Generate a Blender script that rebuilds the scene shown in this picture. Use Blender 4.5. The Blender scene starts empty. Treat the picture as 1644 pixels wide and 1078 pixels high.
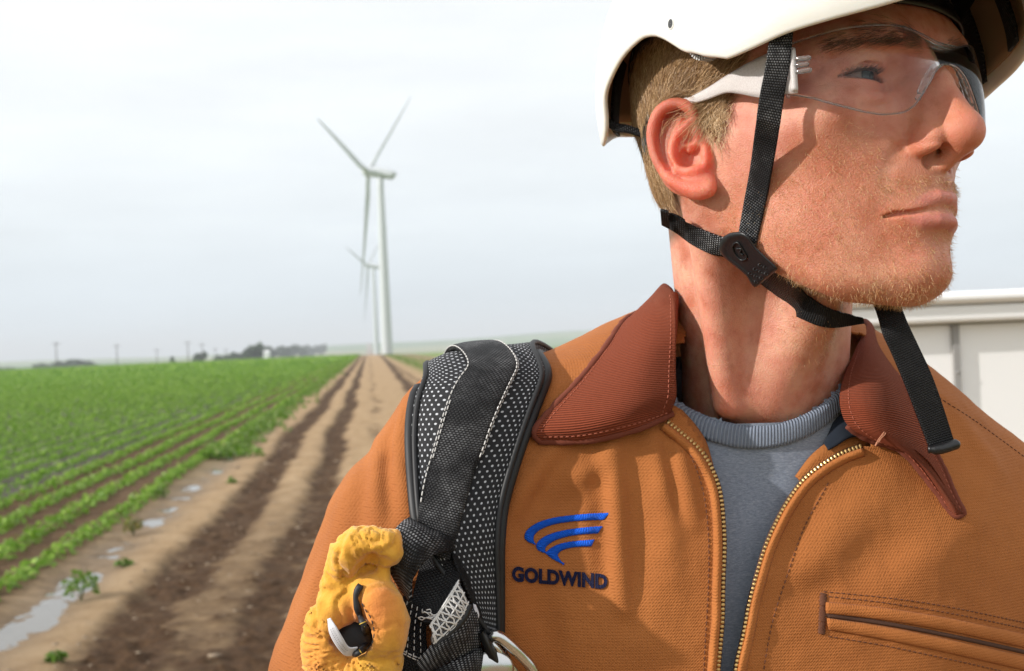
import bpy, math, random, sys, os
import numpy as np
from mathutils import Vector, Matrix
from mathutils.bvhtree import BVHTree
random.seed(5); np.random.seed(5)
scene = bpy.context.scene
COL = scene.collection

# ---------------------------------------------------------------- camera
FPX = 1850.0; CX = 822.0; CY = 539.0           # focal length in pixels of a 1644 px wide frame
_rho = math.radians(2.4); _pit = math.atan(11 / FPX)
CR = np.array([math.cos(_rho), 0, -math.sin(_rho)])
_u0 = np.array([math.sin(_rho), 0, math.cos(_rho)]); _f0 = np.array([0, 1.0, 0])
CF = _f0 * math.cos(_pit) + _u0 * math.sin(_pit)
CU = _u0 * math.cos(_pit) - _f0 * math.sin(_pit)
C0 = np.array([0, 0, 1.55])
cam_data = bpy.data.cameras.new('camera'); cam = bpy.data.objects.new('camera', cam_data)
COL.objects.link(cam); scene.camera = cam
cam_data.sensor_width = 36; cam_data.sensor_fit = 'HORIZONTAL'
cam_data.lens = FPX / 1644 * 36
cam.matrix_world = Matrix(((CR[0], CU[0], -CF[0], C0[0]), (CR[1], CU[1], -CF[1], C0[1]), (CR[2], CU[2], -CF[2], C0[2]), (0, 0, 0, 1)))
cam_data.clip_start = 0.02; cam_data.clip_end = 30000
cam_data.dof.use_dof = True; cam_data.dof.focus_distance = 0.60; cam_data.dof.aperture_fstop = 15

# ---------------------------------------------------------------- light
HAZE_ON = True
SUN_DIR = np.array([-0.87, -0.24, 0.42]); SUN_DIR = SUN_DIR / np.linalg.norm(SUN_DIR)   # towards the sun
sun_el = math.asin(SUN_DIR[2]); sun_az = math.atan2(SUN_DIR[0], SUN_DIR[1])            # az from +Y towards +X
sl = bpy.data.lights.new('sun', 'SUN'); sl.energy = 5.0; sl.angle = math.radians(1.2); sl.color = (1.0, 0.955, 0.90)
so = bpy.data.objects.new('sun', sl); COL.objects.link(so)
so.rotation_euler = Vector(SUN_DIR.tolist()).to_track_quat('Z', 'Y').to_euler()
world = bpy.data.worlds.new('World'); scene.world = world; world.use_nodes = True
wn = world.node_tree; wn.nodes.clear()
def wnode(t, **k):
    n = wn.nodes.new(t)
    for a, b in k.items(): setattr(n, a, b)
    return n
w_out = wnode('ShaderNodeOutputWorld'); w_bg = wnode('ShaderNodeBackground')
w_sky = wnode('ShaderNodeTexSky', sky_type='NISHITA', sun_disc=False)
w_sky.sun_elevation = sun_el; w_sky.sun_rotation = sun_az; w_sky.dust_density = 4; w_sky.air_density = 1.0
w_tc = wnode('ShaderNodeTexCoord'); w_sep = wnode('ShaderNodeSeparateXYZ')
wn.links.new(w_tc.outputs['Generated'], w_sep.inputs[0])
# thin high overcast: elevation ramp times a soft cloud noise stretched flat
w_map = wnode('ShaderNodeMapping'); w_map.inputs['Scale'].default_value = (1.2, 1.2, 7.0)
wn.links.new(w_tc.outputs['Generated'], w_map.inputs['Vector'])
w_no = wnode('ShaderNodeTexNoise'); w_no.inputs['Scale'].default_value = 2.2; w_no.inputs['Detail'].default_value = 5; w_no.inputs['Roughness'].default_value = .55
wn.links.new(w_map.outputs[0], w_no.inputs['Vector'])
w_r1 = wnode('ShaderNodeValToRGB')
SKYRAMP = [(0.0, (.55, .62, .67)), (.5, (.56, .65, .72)), (.515, (.60, .68, .74)), (.55, (.70, .755, .79)), (.60, (.80, .835, .855)), (.68, (.86, .885, .905)), (1.0, (.90, .92, .94))]
el = w_r1.color_ramp.elements
while len(el) > 1: el.remove(el[0])
el[0].position = SKYRAMP[0][0]; el[0].color = (*SKYRAMP[0][1], 1)
for p, c in SKYRAMP[1:]:
    e = el.new(p); e.color = (*c, 1)
w_ma = wnode('ShaderNodeMath', operation='MULTIPLY_ADD'); w_ma.inputs[1].default_value = .5; w_ma.inputs[2].default_value = .5
wn.links.new(w_sep.outputs[2], w_ma.inputs[0])
wn.links.new(w_ma.outputs[0], w_r1.inputs[0])
w_nr = wnode('ShaderNodeMapRange'); w_nr.inputs[1].default_value = .3; w_nr.inputs[2].default_value = .7; w_nr.inputs[3].default_value = .90; w_nr.inputs[4].default_value = 1.05
wn.links.new(w_no.outputs[0], w_nr.inputs[0])
w_vm = wnode('ShaderNodeVectorMath', operation='SCALE')
wn.links.new(w_r1.outputs[0], w_vm.inputs[0]); wn.links.new(w_nr.outputs[0], w_vm.inputs['Scale'])
w_sc = wnode('ShaderNodeVectorMath', operation='SCALE'); w_sc.inputs['Scale'].default_value = 13.7   # the cloud layer, in the sky texture's units
wn.links.new(w_vm.outputs[0], w_sc.inputs[0])
w_mx = wnode('ShaderNodeMix', data_type='RGBA'); w_mx.inputs[0].default_value = .94
wn.links.new(w_sky.outputs[0], w_mx.inputs[6]); wn.links.new(w_sc.outputs[0], w_mx.inputs[7])
wn.links.new(w_mx.outputs[2], w_bg.inputs[0]); w_bg.inputs[1].default_value = 0.10
wn.links.new(w_bg.outputs[0], w_out.inputs[0])
scene.view_settings.view_transform = 'Standard'; scene.view_settings.look = 'None'
scene.view_settings.exposure = 0.0; scene.view_settings.gamma = 1.0
try: scene.view_settings.use_curve_mapping = False
except Exception: pass
scene.render.engine = 'CYCLES'
scene.cycles.transparent_max_bounces = 24; scene.cycles.max_bounces = 10
scene.cycles.use_denoising = True

# ---------------------------------------------------------------- helpers
def P(u, v, d):
    """world point seen at photo pixel (u,v) at depth d along the view axis"""
    u = np.asarray(u, float)[..., None]; v = np.asarray(v, float)[..., None]; d = np.asarray(d, float)[..., None]
    return C0 + d * (CF + CR * (u - CX) / FPX + CU * (CY - v) / FPX)
def proj(p):
    q = np.asarray(p) - C0; d = q @ CF
    return CX + FPX * (q @ CR) / d, CY - FPX * (q @ CU) / d, d
def tag(o, label=None, cat=None, group=None, kind=None):
    if label: o['label'] = label
    if cat: o['category'] = cat
    if group: o['group'] = group
    if kind: o['kind'] = kind
    return o
def empty(name, loc, label, cat, group=None):
    o = bpy.data.objects.new(name, None); COL.objects.link(o); o.location = [float(x) for x in loc]
    o.empty_display_size = .05
    return tag(o, label, cat, group)
def mesh_obj(name, V, F, mat=None, parent=None, smooth=True, uv=None, attrs=None):
    """V (n,3) world coordinates, F list of faces or (m,4) array; parented keeping world coordinates"""
    V = np.asarray(V, np.float64)
    org = np.zeros(3)
    if parent is not None: org = parent_origin(parent)
    me = bpy.data.meshes.new(name)
    if isinstance(F, np.ndarray):
        m, k = F.shape
        me.vertices.add(len(V)); me.vertices.foreach_set('co', (V - org).astype(np.float32).ravel())
        me.loops.add(m * k); me.loops.foreach_set('vertex_index', F.astype(np.int32).ravel())
        me.polygons.add(m); me.polygons.foreach_set('loop_start', np.arange(0, m * k, k, dtype=np.int32))
        me.update(calc_edges=True); me.validate()
    else:
        me.from_pydata((V - org).tolist(), [], [list(map(int, f)) for f in F]); me.validate(); me.update()
    if smooth: me.polygons.foreach_set('use_smooth', [True] * len(me.polygons))
    if uv is not None:                                      # uv per vertex
        ul = me.uv_layers.new(name='UVMap'); li = np.empty(len(me.loops), np.int32); me.loops.foreach_get('vertex_index', li)
        ul.data.foreach_set('uv', np.asarray(uv, np.float32)[li].ravel())
    if attrs:
        for k, a in attrs.items():
            a = np.asarray(a, np.float32)
            if a.ndim == 1:
                at = me.attributes.new(k, 'FLOAT', 'POINT'); at.data.foreach_set('value', a)
            else:
                at = me.attributes.new(k, 'FLOAT_VECTOR', 'POINT'); at.data.foreach_set('vector', a.ravel())
    if mat: me.materials.append(mat)
    o = bpy.data.objects.new(name, me); COL.objects.link(o)
    if parent is not None: o.parent = parent
    return o
def parent_origin(p):
    t = np.zeros(3)
    while p is not None:
        t = t + np.array(p.location); p = p.parent
    return t
def merge(parts):
    """[(V,F,uv or None)] -> one"""
    Vs, Fs, Us, n = [], [], [], 0
    for p in parts:
        V, F = np.asarray(p[0]), p[1]
        Vs.append(V); Fs += [[i + n for i in f] for f in (F.tolist() if isinstance(F, np.ndarray) else F)]
        Us.append(np.asarray(p[2]) if len(p) > 2 and p[2] is not None else np.zeros((len(V), 2))); n += len(V)
    return np.concatenate(Vs), Fs, np.concatenate(Us)
def catmull(pts, n, closed=False):
    """resample a polyline of k-dim points with a centripetal-ish Catmull-Rom to n points (even in chord length)"""
    p = np.asarray(pts, float); m = len(p)
    if m < 3 and not closed:
        t = np.linspace(0, 1, n)[:, None]; return p[0] * (1 - t) + p[-1] * t
    if closed: q = np.concatenate([p[-1:], p, p[:2]]); segs = m
    else: q = np.concatenate([2 * p[:1] - p[1:2], p, 2 * p[-1:] - p[-2:-1]]); segs = m - 1
    out = []
    K = 24
    for i in range(segs):
        a, b, c, d = q[i:i + 4]; t = np.linspace(0, 1, K, endpoint=False)[:, None]
        out.append(.5 * ((2 * b) + (-a + c) * t + (2 * a - 5 * b + 4 * c - d) * t ** 2 + (-a + 3 * b - 3 * c + d) * t ** 3))
    out = np.concatenate(out + ([] if closed else [p[-1:]]))
    if closed: out = np.concatenate([out, out[:1]])
    L = np.concatenate([[0], np.cumsum(np.linalg.norm(np.diff(out, axis=0), axis=1))])
    s = np.linspace(0, L[-1], n + (1 if closed else 0))
    r = np.stack([np.interp(s, L, out[:, k]) for k in range(out.shape[1])], 1)
    return r[:-1] if closed else r
def grid_faces(nr, nc, wrap_c=False, wrap_r=False, off=0):
    F = []
    for i in range(nr - (0 if wrap_r else 1)):
        for j in range(nc - (0 if wrap_c else 1)):
            i2 = (i + 1) % nr; j2 = (j + 1) % nc
            F.append([off + i * nc + j, off + i * nc + j2, off + i2 * nc + j2, off + i2 * nc + j])
    return F
def tube(pts, r, sides=8, closed=False, caps=True):
    """tube mesh round 3-D polyline; r scalar or array"""
    p = np.asarray(pts, float); n = len(p); r = np.broadcast_to(np.asarray(r, float), (n,))
    if closed: t = np.roll(p, -1, 0) - np.roll(p, 1, 0)
    else: t = np.gradient(p, axis=0)
    t /= np.linalg.norm(t, axis=1)[:, None] + 1e-12
    a = np.array([0, 0, 1.0]) if abs(t[0][2]) < .9 else np.array([1.0, 0, 0])
    N = np.zeros_like(p); N[0] = np.cross(t[0], a); N[0] /= np.linalg.norm(N[0])
    for i in range(1, n):
        v = N[i - 1] - t[i] * (N[i - 1] @ t[i]); N[i] = v / (np.linalg.norm(v) + 1e-12)
    B = np.cross(t, N)
    th = np.arange(sides) * 2 * math.pi / sides
    V = (p[:, None] + r[:, None, None] * (N[:, None] * np.cos(th)[None, :, None] + B[:, None] * np.sin(th)[None, :, None])).reshape(-1, 3)
    F = grid_faces(n, sides, wrap_c=True, wrap_r=closed)
    if caps and not closed:
        F.append(list(range(sides))[::-1]); F.append(list(range((n - 1) * sides, n * sides)))
    return V, F
def loft(rows, nr, nc, fn=None):
    """rows: list of polylines (k-dim control points); -> resampled grid (nr,nc,dim)"""
    R_ = np.array([catmull(r, nc) for r in rows])
    G = np.stack([catmull_param(R_[:, j], nr) for j in range(nc)], 1)
    return G
def catmull_param(p, n):
    p = np.asarray(p, float); m = len(p); s = np.linspace(0, m - 1, n)
    q = np.concatenate([2 * p[:1] - p[1:2], p, 2 * p[-1:] - p[-2:-1]])
    i = np.minimum(s.astype(int), m - 2); t = (s - i)[:, None]
    a, b, c, d = q[i], q[i + 1], q[i + 2], q[i + 3]
    return .5 * ((2 * b) + (-a + c) * t + (2 * a - 5 * b + 4 * c - d) * t ** 2 + (-a + 3 * b - 3 * c + d) * t ** 3)
def solid_grid(G, thick, uvs=None, toward=None):
    """grid of points (nr,nc,3) -> closed slab of given thickness, pushed away from the camera side; uv in metres"""
    nr, nc = G.shape[:2]
    du = np.gradient(G, axis=1); dv = np.gradient(G, axis=0)
    N = np.cross(du, dv); N /= np.linalg.norm(N, axis=2)[..., None] + 1e-12
    tgt = (C0 if toward is None else np.asarray(toward)) - G
    s = np.sign((N * tgt).sum(2).mean()); N = N * s
    th = np.broadcast_to(thick, (nr, nc))[..., None]
    B = G - N * th
    V = np.concatenate([G.reshape(-1, 3), B.reshape(-1, 3)])
    L1 = np.concatenate([np.zeros((nr, 1)), np.cumsum(np.linalg.norm(np.diff(G, axis=1), axis=2), 1)], 1)
    L0 = np.concatenate([np.zeros((1, nc)), np.cumsum(np.linalg.norm(np.diff(G, axis=0), axis=2), 0)], 0)
    L1 = np.broadcast_to(np.linspace(0, 1, nc) * L1[:, -1].mean(), (nr, nc)); L0 = np.broadcast_to(L0.mean(1)[:, None], (nr, nc))
    uv = np.stack([L1, L0], 2).reshape(-1, 2); uv = np.concatenate([uv, uv])
    F = grid_faces(nr, nc)
    n = nr * nc
    F2 = [[i + n for i in f[::-1]] for f in F]
    E = []
    for j in range(nc - 1):
        E.append([j, j + n, j + 1 + n, j + 1]); a = (nr - 1) * nc + j; E.append([a, a + 1, a + 1 + n, a + n])
    for i in range(nr - 1):
        a = i * nc; b = a + nc; E.append([a, b, b + n, a + n]); a = i * nc + nc - 1; b = a + nc; E.append([a, a + n, b + n, b])
    AF = F + F2 + E
    if s > 0 : pass
    else: AF = [f[::-1] for f in AF]
    return V, AF, uv

# ---------------------------------------------------------------- implicit surfaces
def smin(a, b, k):
    h = np.clip(.5 + .5 * (b - a) / k, 0, 1); return b * (1 - h) + a * h - k * h * (1 - h)
def smax(a, b, k): return -smin(-a, -b, k)
def ell(p, c, r, M=None):
    q = p - np.asarray(c, np.float32)
    if M is not None: q = q @ np.asarray(M, np.float32).T
    r = np.asarray(r, np.float32)
    k0 = np.sqrt(((q / r) ** 2).sum(-1)); k1 = np.sqrt(((q / (r * r)) ** 2).sum(-1)) + 1e-9
    return k0 * (k0 - 1) / k1
def cone(p, a, b, ra, rb):
    a = np.asarray(a, np.float32); b = np.asarray(b, np.float32); ab = b - a
    t = np.clip(((p - a) @ ab) / (ab @ ab), 0, 1)
    return np.sqrt(((p - a - t[..., None] * ab) ** 2).sum(-1)) - (ra + (rb - ra) * t)
def chain(p, pts, rs, k=0):
    d = None
    for i in range(len(pts) - 1):
        e = cone(p, pts[i], pts[i + 1], rs[i], rs[i + 1])
        d = e if d is None else (np.minimum(d, e) if k == 0 else smin(d, e, k))
    return d
def surface_nets(fn, lo, hi, h, band=1.7):
    """mesh the zero set of fn over a box"""
    lo = np.asarray(lo, float); hi = np.asarray(hi, float)
    n = np.ceil((hi - lo) / h).astype(int) + 1
    ax = [(lo[i] + h * np.arange(n[i])).astype(np.float32) for i in range(3)]
    # coarse pass marks the blocks near the surface; only those are evaluated finely
    B = 5; nb = (n + B - 1) // B
    cx = [(lo[i] + h * (B * np.arange(nb[i]) + (B - 1) / 2)).astype(np.float32) for i in range(3)]
    g = np.stack(np.meshgrid(*cx, indexing='ij'), -1).reshape(-1, 3)
    Cd = np.concatenate([fn(g[i:i + 400000]) for i in range(0, len(g), 400000)]).reshape(nb)
    D = np.repeat(np.repeat(np.repeat(Cd, B, 0), B, 1), B, 2)[:n[0], :n[1], :n[2]].copy()
    blk = np.argwhere(np.abs(Cd) < h * B * band)
    of = np.stack(np.meshgrid(*[np.arange(B)] * 3, indexing='ij'), -1).reshape(-1, 3)
    for i in range(0, len(blk), 4000):
        ix = (blk[i:i + 4000, None] * B + of[None]).reshape(-1, 3); ix = ix[(ix < n).all(1)]
        D[tuple(ix.T)] = fn((lo + ix * h).astype(np.float32))
    ins = D < 0
    cs = [(i, j, k) for i in (0, 1) for j in (0, 1) for k in (0, 1)]
    m = n - 1
    sl_ = lambda c: tuple(slice(c[a], c[a] + m[a]) for a in range(3))
    cnt = sum(ins[sl_(c)].astype(np.int8) for c in cs)
    act = (cnt > 0) & (cnt < 8); idx = np.argwhere(act)
    acc = np.zeros((len(idx), 3)); w = np.zeros(len(idx))
    for a in cs:
        for ax_ in range(3):
            if a[ax_] == 0:
                b = list(a); b[ax_] = 1
                da = D[tuple((idx + a).T)]; db = D[tuple((idx + b).T)]
                x = (da < 0) != (db < 0); t = np.where(x, da / np.where(x, da - db, 1), 0)
                pt = np.asarray(a, float)[None] + np.eye(3)[ax_][None] * t[:, None]
                acc += pt * x[:, None]; w += x
    V = lo + (idx + acc / w[:, None]) * h
    vid = -np.ones(m, np.int64); vid[tuple(idx.T)] = np.arange(len(idx))
    Q = []
    for ax_ in range(3):
        b, c = [(1, 2), (2, 0), (0, 1)][ax_]
        e0 = ins; e1 = np.roll(ins, -1, ax_)
        x = e0 != e1
        s = [slice(1, -1)] * 3; s[ax_] = slice(0, n[ax_] - 1)
        mask = np.zeros(n, bool); mask[tuple(s)] = x[tuple(s)]
        q = np.argwhere(mask)
        eb = np.zeros(3, int); eb[b] = 1; ec = np.zeros(3, int); ec[c] = 1
        quad = np.stack([vid[tuple((q - eb - ec).T)], vid[tuple((q - ec).T)], vid[tuple(q.T)], vid[tuple((q - eb).T)]], 1)
        fl = ~ins[tuple(q.T)]; quad[fl] = quad[fl][:, ::-1]
        Q.append(quad)
    Q = np.concatenate(Q); Q = Q[(Q >= 0).all(1)]
    return V, Q
def subdivide(V, Q):
    """one linear quad split"""
    E = np.sort(np.stack([Q, np.roll(Q, -1, 1)], 2).reshape(-1, 2), 1)
    key = E[:, 0].astype(np.int64) * len(V) + E[:, 1]
    uk, inv = np.unique(key, return_inverse=True)
    ev = (V[uk // len(V)] + V[uk % len(V)]) / 2; fv = V[Q].mean(1)
    n = len(V); e = n + inv.reshape(-1, 4); c = n + len(uk) + np.arange(len(Q))
    NQ = np.concatenate([np.stack([Q[:, i], e[:, i], c, e[:, i - 1]], 1) for i in range(4)])
    return np.concatenate([V, ev, fv]), NQ
def snap(V, fn, it=2, eps=.3, mx=2.0):
    for _ in range(it):
        p = V.astype(np.float32); d = fn(p)
        g = np.stack([fn(p + np.eye(3, dtype=np.float32)[i] * eps) - d for i in range(3)], 1) / eps
        s = d / np.maximum((g ** 2).sum(1), .15); s = np.clip(s, -mx, mx)
        V = V - g * s[:, None]
    return V
def grad(V, fn, eps=.3):
    p = V.astype(np.float32); d = fn(p)
    g = np.stack([fn(p + np.eye(3, dtype=np.float32)[i] * eps) - d for i in range(3)], 1)
    return g / (np.linalg.norm(g, axis=1)[:, None] + 1e-9)
def smooth_noise(p, scale, seed=0, octaves=3):
    """cheap value noise at points p, in -1..1"""
    rs = np.random.RandomState(seed); out = 0; amp = 1; tot = 0
    for o in range(octaves):
        G = rs.uniform(-1, 1, (32, 32, 32)); q = p * scale * (2 ** o) + rs.uniform(0, 30, 3)
        i = np.floor(q).astype(int); f = q - i; f = f * f * (3 - 2 * f); r = 0
        for a in (0, 1):
            for b in (0, 1):
                for c in (0, 1):
                    w = (f[:, 0] if a else 1 - f[:, 0]) * (f[:, 1] if b else 1 - f[:, 1]) * (f[:, 2] if c else 1 - f[:, 2])
                    r = r + w * G[(i[:, 0] + a) % 32, (i[:, 1] + b) % 32, (i[:, 2] + c) % 32]
        out = out + amp * r; tot += amp; amp *= .5
    return out / tot

# ---------------------------------------------------------------- node material helper
class Mat:
    def __init__(s, name, **k):
        s.m = bpy.data.materials.new(name); s.m.use_nodes = True; s.t = s.m.node_tree
        s.b = s.t.nodes['Principled BSDF']; s.o = s.t.nodes['Material Output']
        for a, v in k.items(): s.set(a, v)
    def set(s, a, v):
        i = s.b.inputs[{'color': 'Base Color', 'rough': 'Roughness', 'metal': 'Metallic', 'spec': 'Specular IOR Level'}.get(a, a)]
        if isinstance(v, tuple) and len(v) == 3: v = (*v, 1) if i.type == 'RGBA' else v
        i.default_value = v
    def n(s, t, **k):
        x = s.t.nodes.new(t)
        for a, v in k.items():
            if a.startswith('i_'):
                key = a[2:]; key = int(key) if key.isdigit() else key.replace('_', ' ')
                x.inputs[key].default_value = v
            else: setattr(x, a, v)
        return x
    def l(s, a, b): s.t.links.new(a, b)
    def ramp(s, fac, stops):
        r = s.n('ShaderNodeValToRGB'); e = r.color_ramp.elements
        while len(e) > 1: e.remove(e[0])
        e[0].position = stops[0][0]; e[0].color = (*stops[0][1], 1)
        for p, c in stops[1:]: x = e.new(p); x.color = (*c, 1)
        s.l(fac, r.inputs[0]); return r.outputs[0]
    def mix(s, fac, a, b, mode='MIX'):
        x = s.n('ShaderNodeMix', data_type='RGBA', blend_type=mode)
        for v, i in ((fac, 0), (a, 6), (b, 7)):
            if isinstance(v, (int, float)): x.inputs[i].default_value = v
            elif isinstance(v, tuple): x.inputs[i].default_value = (*v, 1) if len(v) == 3 else v
            else: s.l(v, x.inputs[i])
        return x.outputs[2]
    def math(s, op, a, b=0.0, c=None, clamp=False):
        x = s.n('ShaderNodeMath', operation=op, use_clamp=clamp)
        for i, v in enumerate((a, b) if c is None else (a, b, c)):
            if isinstance(v, (int, float)): x.inputs[i].default_value = v
            else: s.l(v, x.inputs[i])
        return x.outputs[0]
    def noise(s, scale, detail=4, rough=.5, vec=None, out=0):
        x = s.n('ShaderNodeTexNoise'); x.inputs['Scale'].default_value = scale; x.inputs['Detail'].default_value = detail; x.inputs['Roughness'].default_value = rough
        s.l(vec if vec is not None else s.co(), x.inputs['Vector']); return x.outputs[out]
    def co(s, which='Object'):
        if not hasattr(s, '_tc'): s._tc = s.n('ShaderNodeTexCoord')
        return s._tc.outputs[which]
    def map(s, vec, scale=(1, 1, 1), rot=(0, 0, 0), loc=(0, 0, 0)):
        x = s.n('ShaderNodeMapping'); x.inputs['Scale'].default_value = scale; x.inputs['Rotation'].default_value = rot; x.inputs['Location'].default_value = loc
        s.l(vec, x.inputs[0]); return x.outputs[0]
    def attr(s, name, out='Fac'):
        x = s.n('ShaderNodeAttribute', attribute_name=name); return x.outputs[out]
    def bump(s, h, dist, strength=1.0, normal=None):
        x = s.n('ShaderNodeBump'); x.inputs['Distance'].default_value = dist; x.inputs['Strength'].default_value = strength
        s.l(h, x.inputs['Height'])
        if normal is not None: s.l(normal, x.inputs['Normal'])
        return x.outputs[0]
    def sep(s, vec):
        x = s.n('ShaderNodeSeparateXYZ'); s.l(vec, x.inputs[0]); return x.outputs
    def comb(s, a, b, c=0.0):
        x = s.n('ShaderNodeCombineXYZ')
        for i, v in enumerate((a, b, c)):
            if isinstance(v, (int, float)): x.inputs[i].default_value = v
            else: s.l(v, x.inputs[i])
        return x.outputs[0]
# ================================================================ HEAD (implicit surface in head frame, millimetres: f forward, s subject's right, u up)
def head_frame(y, p, r):
    F = np.array([math.sin(y), -math.cos(y), 0.]); S = np.array([-math.cos(y), -math.sin(y), 0.]); U = np.array([0, 0, 1.])
    F2 = F * math.cos(p) + U * math.sin(p); U2 = U * math.cos(p) - F * math.sin(p)
    S3 = S * math.cos(r) + U2 * math.sin(r); U3 = U2 * math.cos(r) - S * math.sin(r)
    return np.array([F2, S3, U3])
HM = head_frame(math.radians(34), math.radians(7.257), math.radians(4)); HO = np.array([0.16531, 0.67246, 1.65139])
def to_head(p): return (np.asarray(p) - HO) @ HM.T * 1000
def to_world(q): return HO + (np.asarray(q) / 1000) @ HM
SEC = [
 (128, [(10+3,0),(10,3),(7,0)]),
 (112, [(50,0),(45,25),(10,40),(-30,35),(-45,0)]),
 (90, [(82,0),(76,28),(55,50),(15,62),(-25,62),(-60,42),(-74,0)]),
 (62, [(97,0),(93,25),(80,48),(55,65),(20,74),(-20,75),(-60,58),(-86,25),(-91,0)]),
 (36, [(105,0),(104.5,14),(101.5,30),(90,46),(71,58),(45,67),(10,72),(-30,72),(-65,55),(-88,25),(-92,0)]),
 (24, [(101,0),(99,12),(94,28),(86,42),(72,55),(52,64),(30,68.5),(8,71),(-30,70),(-65,52),(-86,23),(-90,0)]),
 (13, [(99,0),(92,12),(85,24),(82,36),(76,47),(62,57),(38,67),(10,70.5),(-30,68),(-62,50),(-82,22),(-86,0)]),
 (-5, [(98,0),(93,14),(88.5,25),(84,37),(76,49),(60,61),(35,69),(8,70),(-30,64),(-58,45),(-72,20),(-75,0)]),
 (-22, [(99,0),(96,13),(90,27),(83,39),(72,51),(54,61),(28,66),(5,66),(-25,56),(-48,36),(-58,0)]),
 (-38, [(102,0),(98.5,12),(89,26),(78,39),(65,50),(47,58),(24,62),(2,61),(-18,48),(-35,25),(-38,0)]),
 (-57, [(99,0),(95,12),(84,26),(72,39),(59,49),(42,56),(20,59),(3,56),(-10,40),(-20,0)]),
 (-75, [(95,0),(90.5,12),(80,25),(68,37),(56,45),(38,51),(20,54),(8,48),(-4,28),(-10,0)]),
 (-90, [(92,0),(88,11),(78,23),(64,34),(51,42),(36,46),(22,47),(10,38),(0,0)]),
 (-104, [(77,0),(74,10),(67,20),(57,30),(46,37),(34,39),(20,34),(0,0)]),
 (-118, [(82,0),(78,9),(68,17),(55,26),(42,32),(32,34),(20,30),(0,0)]),
]
AX0 = 12.0
def _pchip_like(x, y, xs):
    """cubic hermite with limited (monotone-ish) slopes"""
    d = np.diff(y) / np.diff(x); m = np.empty_like(y); m[1:-1] = np.where(d[1:] * d[:-1] > 0, 2 * d[1:] * d[:-1] / (d[1:] + d[:-1] + 1e-12), 0); m[0] = 0; m[-1] = 0
    i = np.clip(np.searchsorted(x, xs) - 1, 0, len(x) - 2); h = x[i + 1] - x[i]; t = (xs - x[i]) / h
    return (2*t**3-3*t**2+1)*y[i] + (t**3-2*t**2+t)*h*m[i] + (-2*t**3+3*t**2)*y[i+1] + (t**3-t**2)*h*m[i+1]
NTH = 181
_th = np.linspace(0, math.pi, NTH)
def _build_table():
    rows = []
    for u, pts in SEC:
        a = np.array(pts, float); th = np.arctan2(a[:, 1], a[:, 0] - AX0); r = np.hypot(a[:, 1], a[:, 0] - AX0)
        if th[-1] < 3: th[-1] = math.pi
        i = np.argsort(th); th = th[i]; r = r[i]
        q = np.interp(_th, th, r)
        k = np.hanning(17); k /= k.sum(); qq = np.concatenate([q[8:0:-1], q, q[-2:-10:-1]]); rows.append(np.convolve(qq, k, 'valid'))
    rows = np.array(rows[::-1]); us = np.array([s[0] for s in SEC][::-1], float)
    ug = np.arange(-118, 129, 1.0); T = np.empty((len(ug), NTH))
    for j in range(NTH):
        T[:, j] = _pchip_like(us, rows[:, j].copy(), ug)
    k = np.hanning(11); k /= k.sum()
    Tp = np.concatenate([T[:1].repeat(5, 0), T, T[-1:].repeat(5, 0)]); T = np.stack([np.convolve(Tp[:, j], k, 'valid') for j in range(NTH)], 1)
    return ug, T.astype(np.float32)
_UG, _TB = _build_table()
def table_sdf(p):
    f, s, u = p[..., 0] - AX0, np.abs(p[..., 1]), p[..., 2]
    rho = np.sqrt(f * f + s * s); th = np.arctan2(s, f)
    a = np.clip((u - _UG[0]), 0, len(_UG) - 1.001); i = a.astype(int); ta = a - i
    b = np.clip(th / math.pi * (NTH - 1), 0, NTH - 1.001); j = b.astype(int); tb = b - j
    r = (_TB[i, j] * (1 - tb) + _TB[i, j + 1] * tb) * (1 - ta) + (_TB[i + 1, j] * (1 - tb) + _TB[i + 1, j + 1] * tb) * ta
    return (rho - r) * .9
_nk = to_head(P(1230, 640, .722)); _nk0 = np.array([-26., 0, -8.]); _nk2 = to_head(P(1208, 860, .80))
_EAL = math.radians(32)
E1 = np.array([-math.cos(_EAL), math.sin(_EAL), 0]); E2 = np.array([0, 0, 1.]); EN = np.cross(E2, E1); EN = EN * np.sign(EN[1]); EC = np.array([8., 70, -8])
EYE = np.array([75.5, 32., 13.])
def lidpt(s):
    """upper and lower lid margin heights over the eye centre, s = |s| coordinate"""
    x = (s - 32.5) / 15.5
    up = 2.5 * np.clip(1 - x * x, 0, 1) ** .6 - .9 * x + .3; lo = -2.5 * np.clip(1 - x * x, 0, 1) ** .75 - .5 * x + .2
    return up, lo
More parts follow.
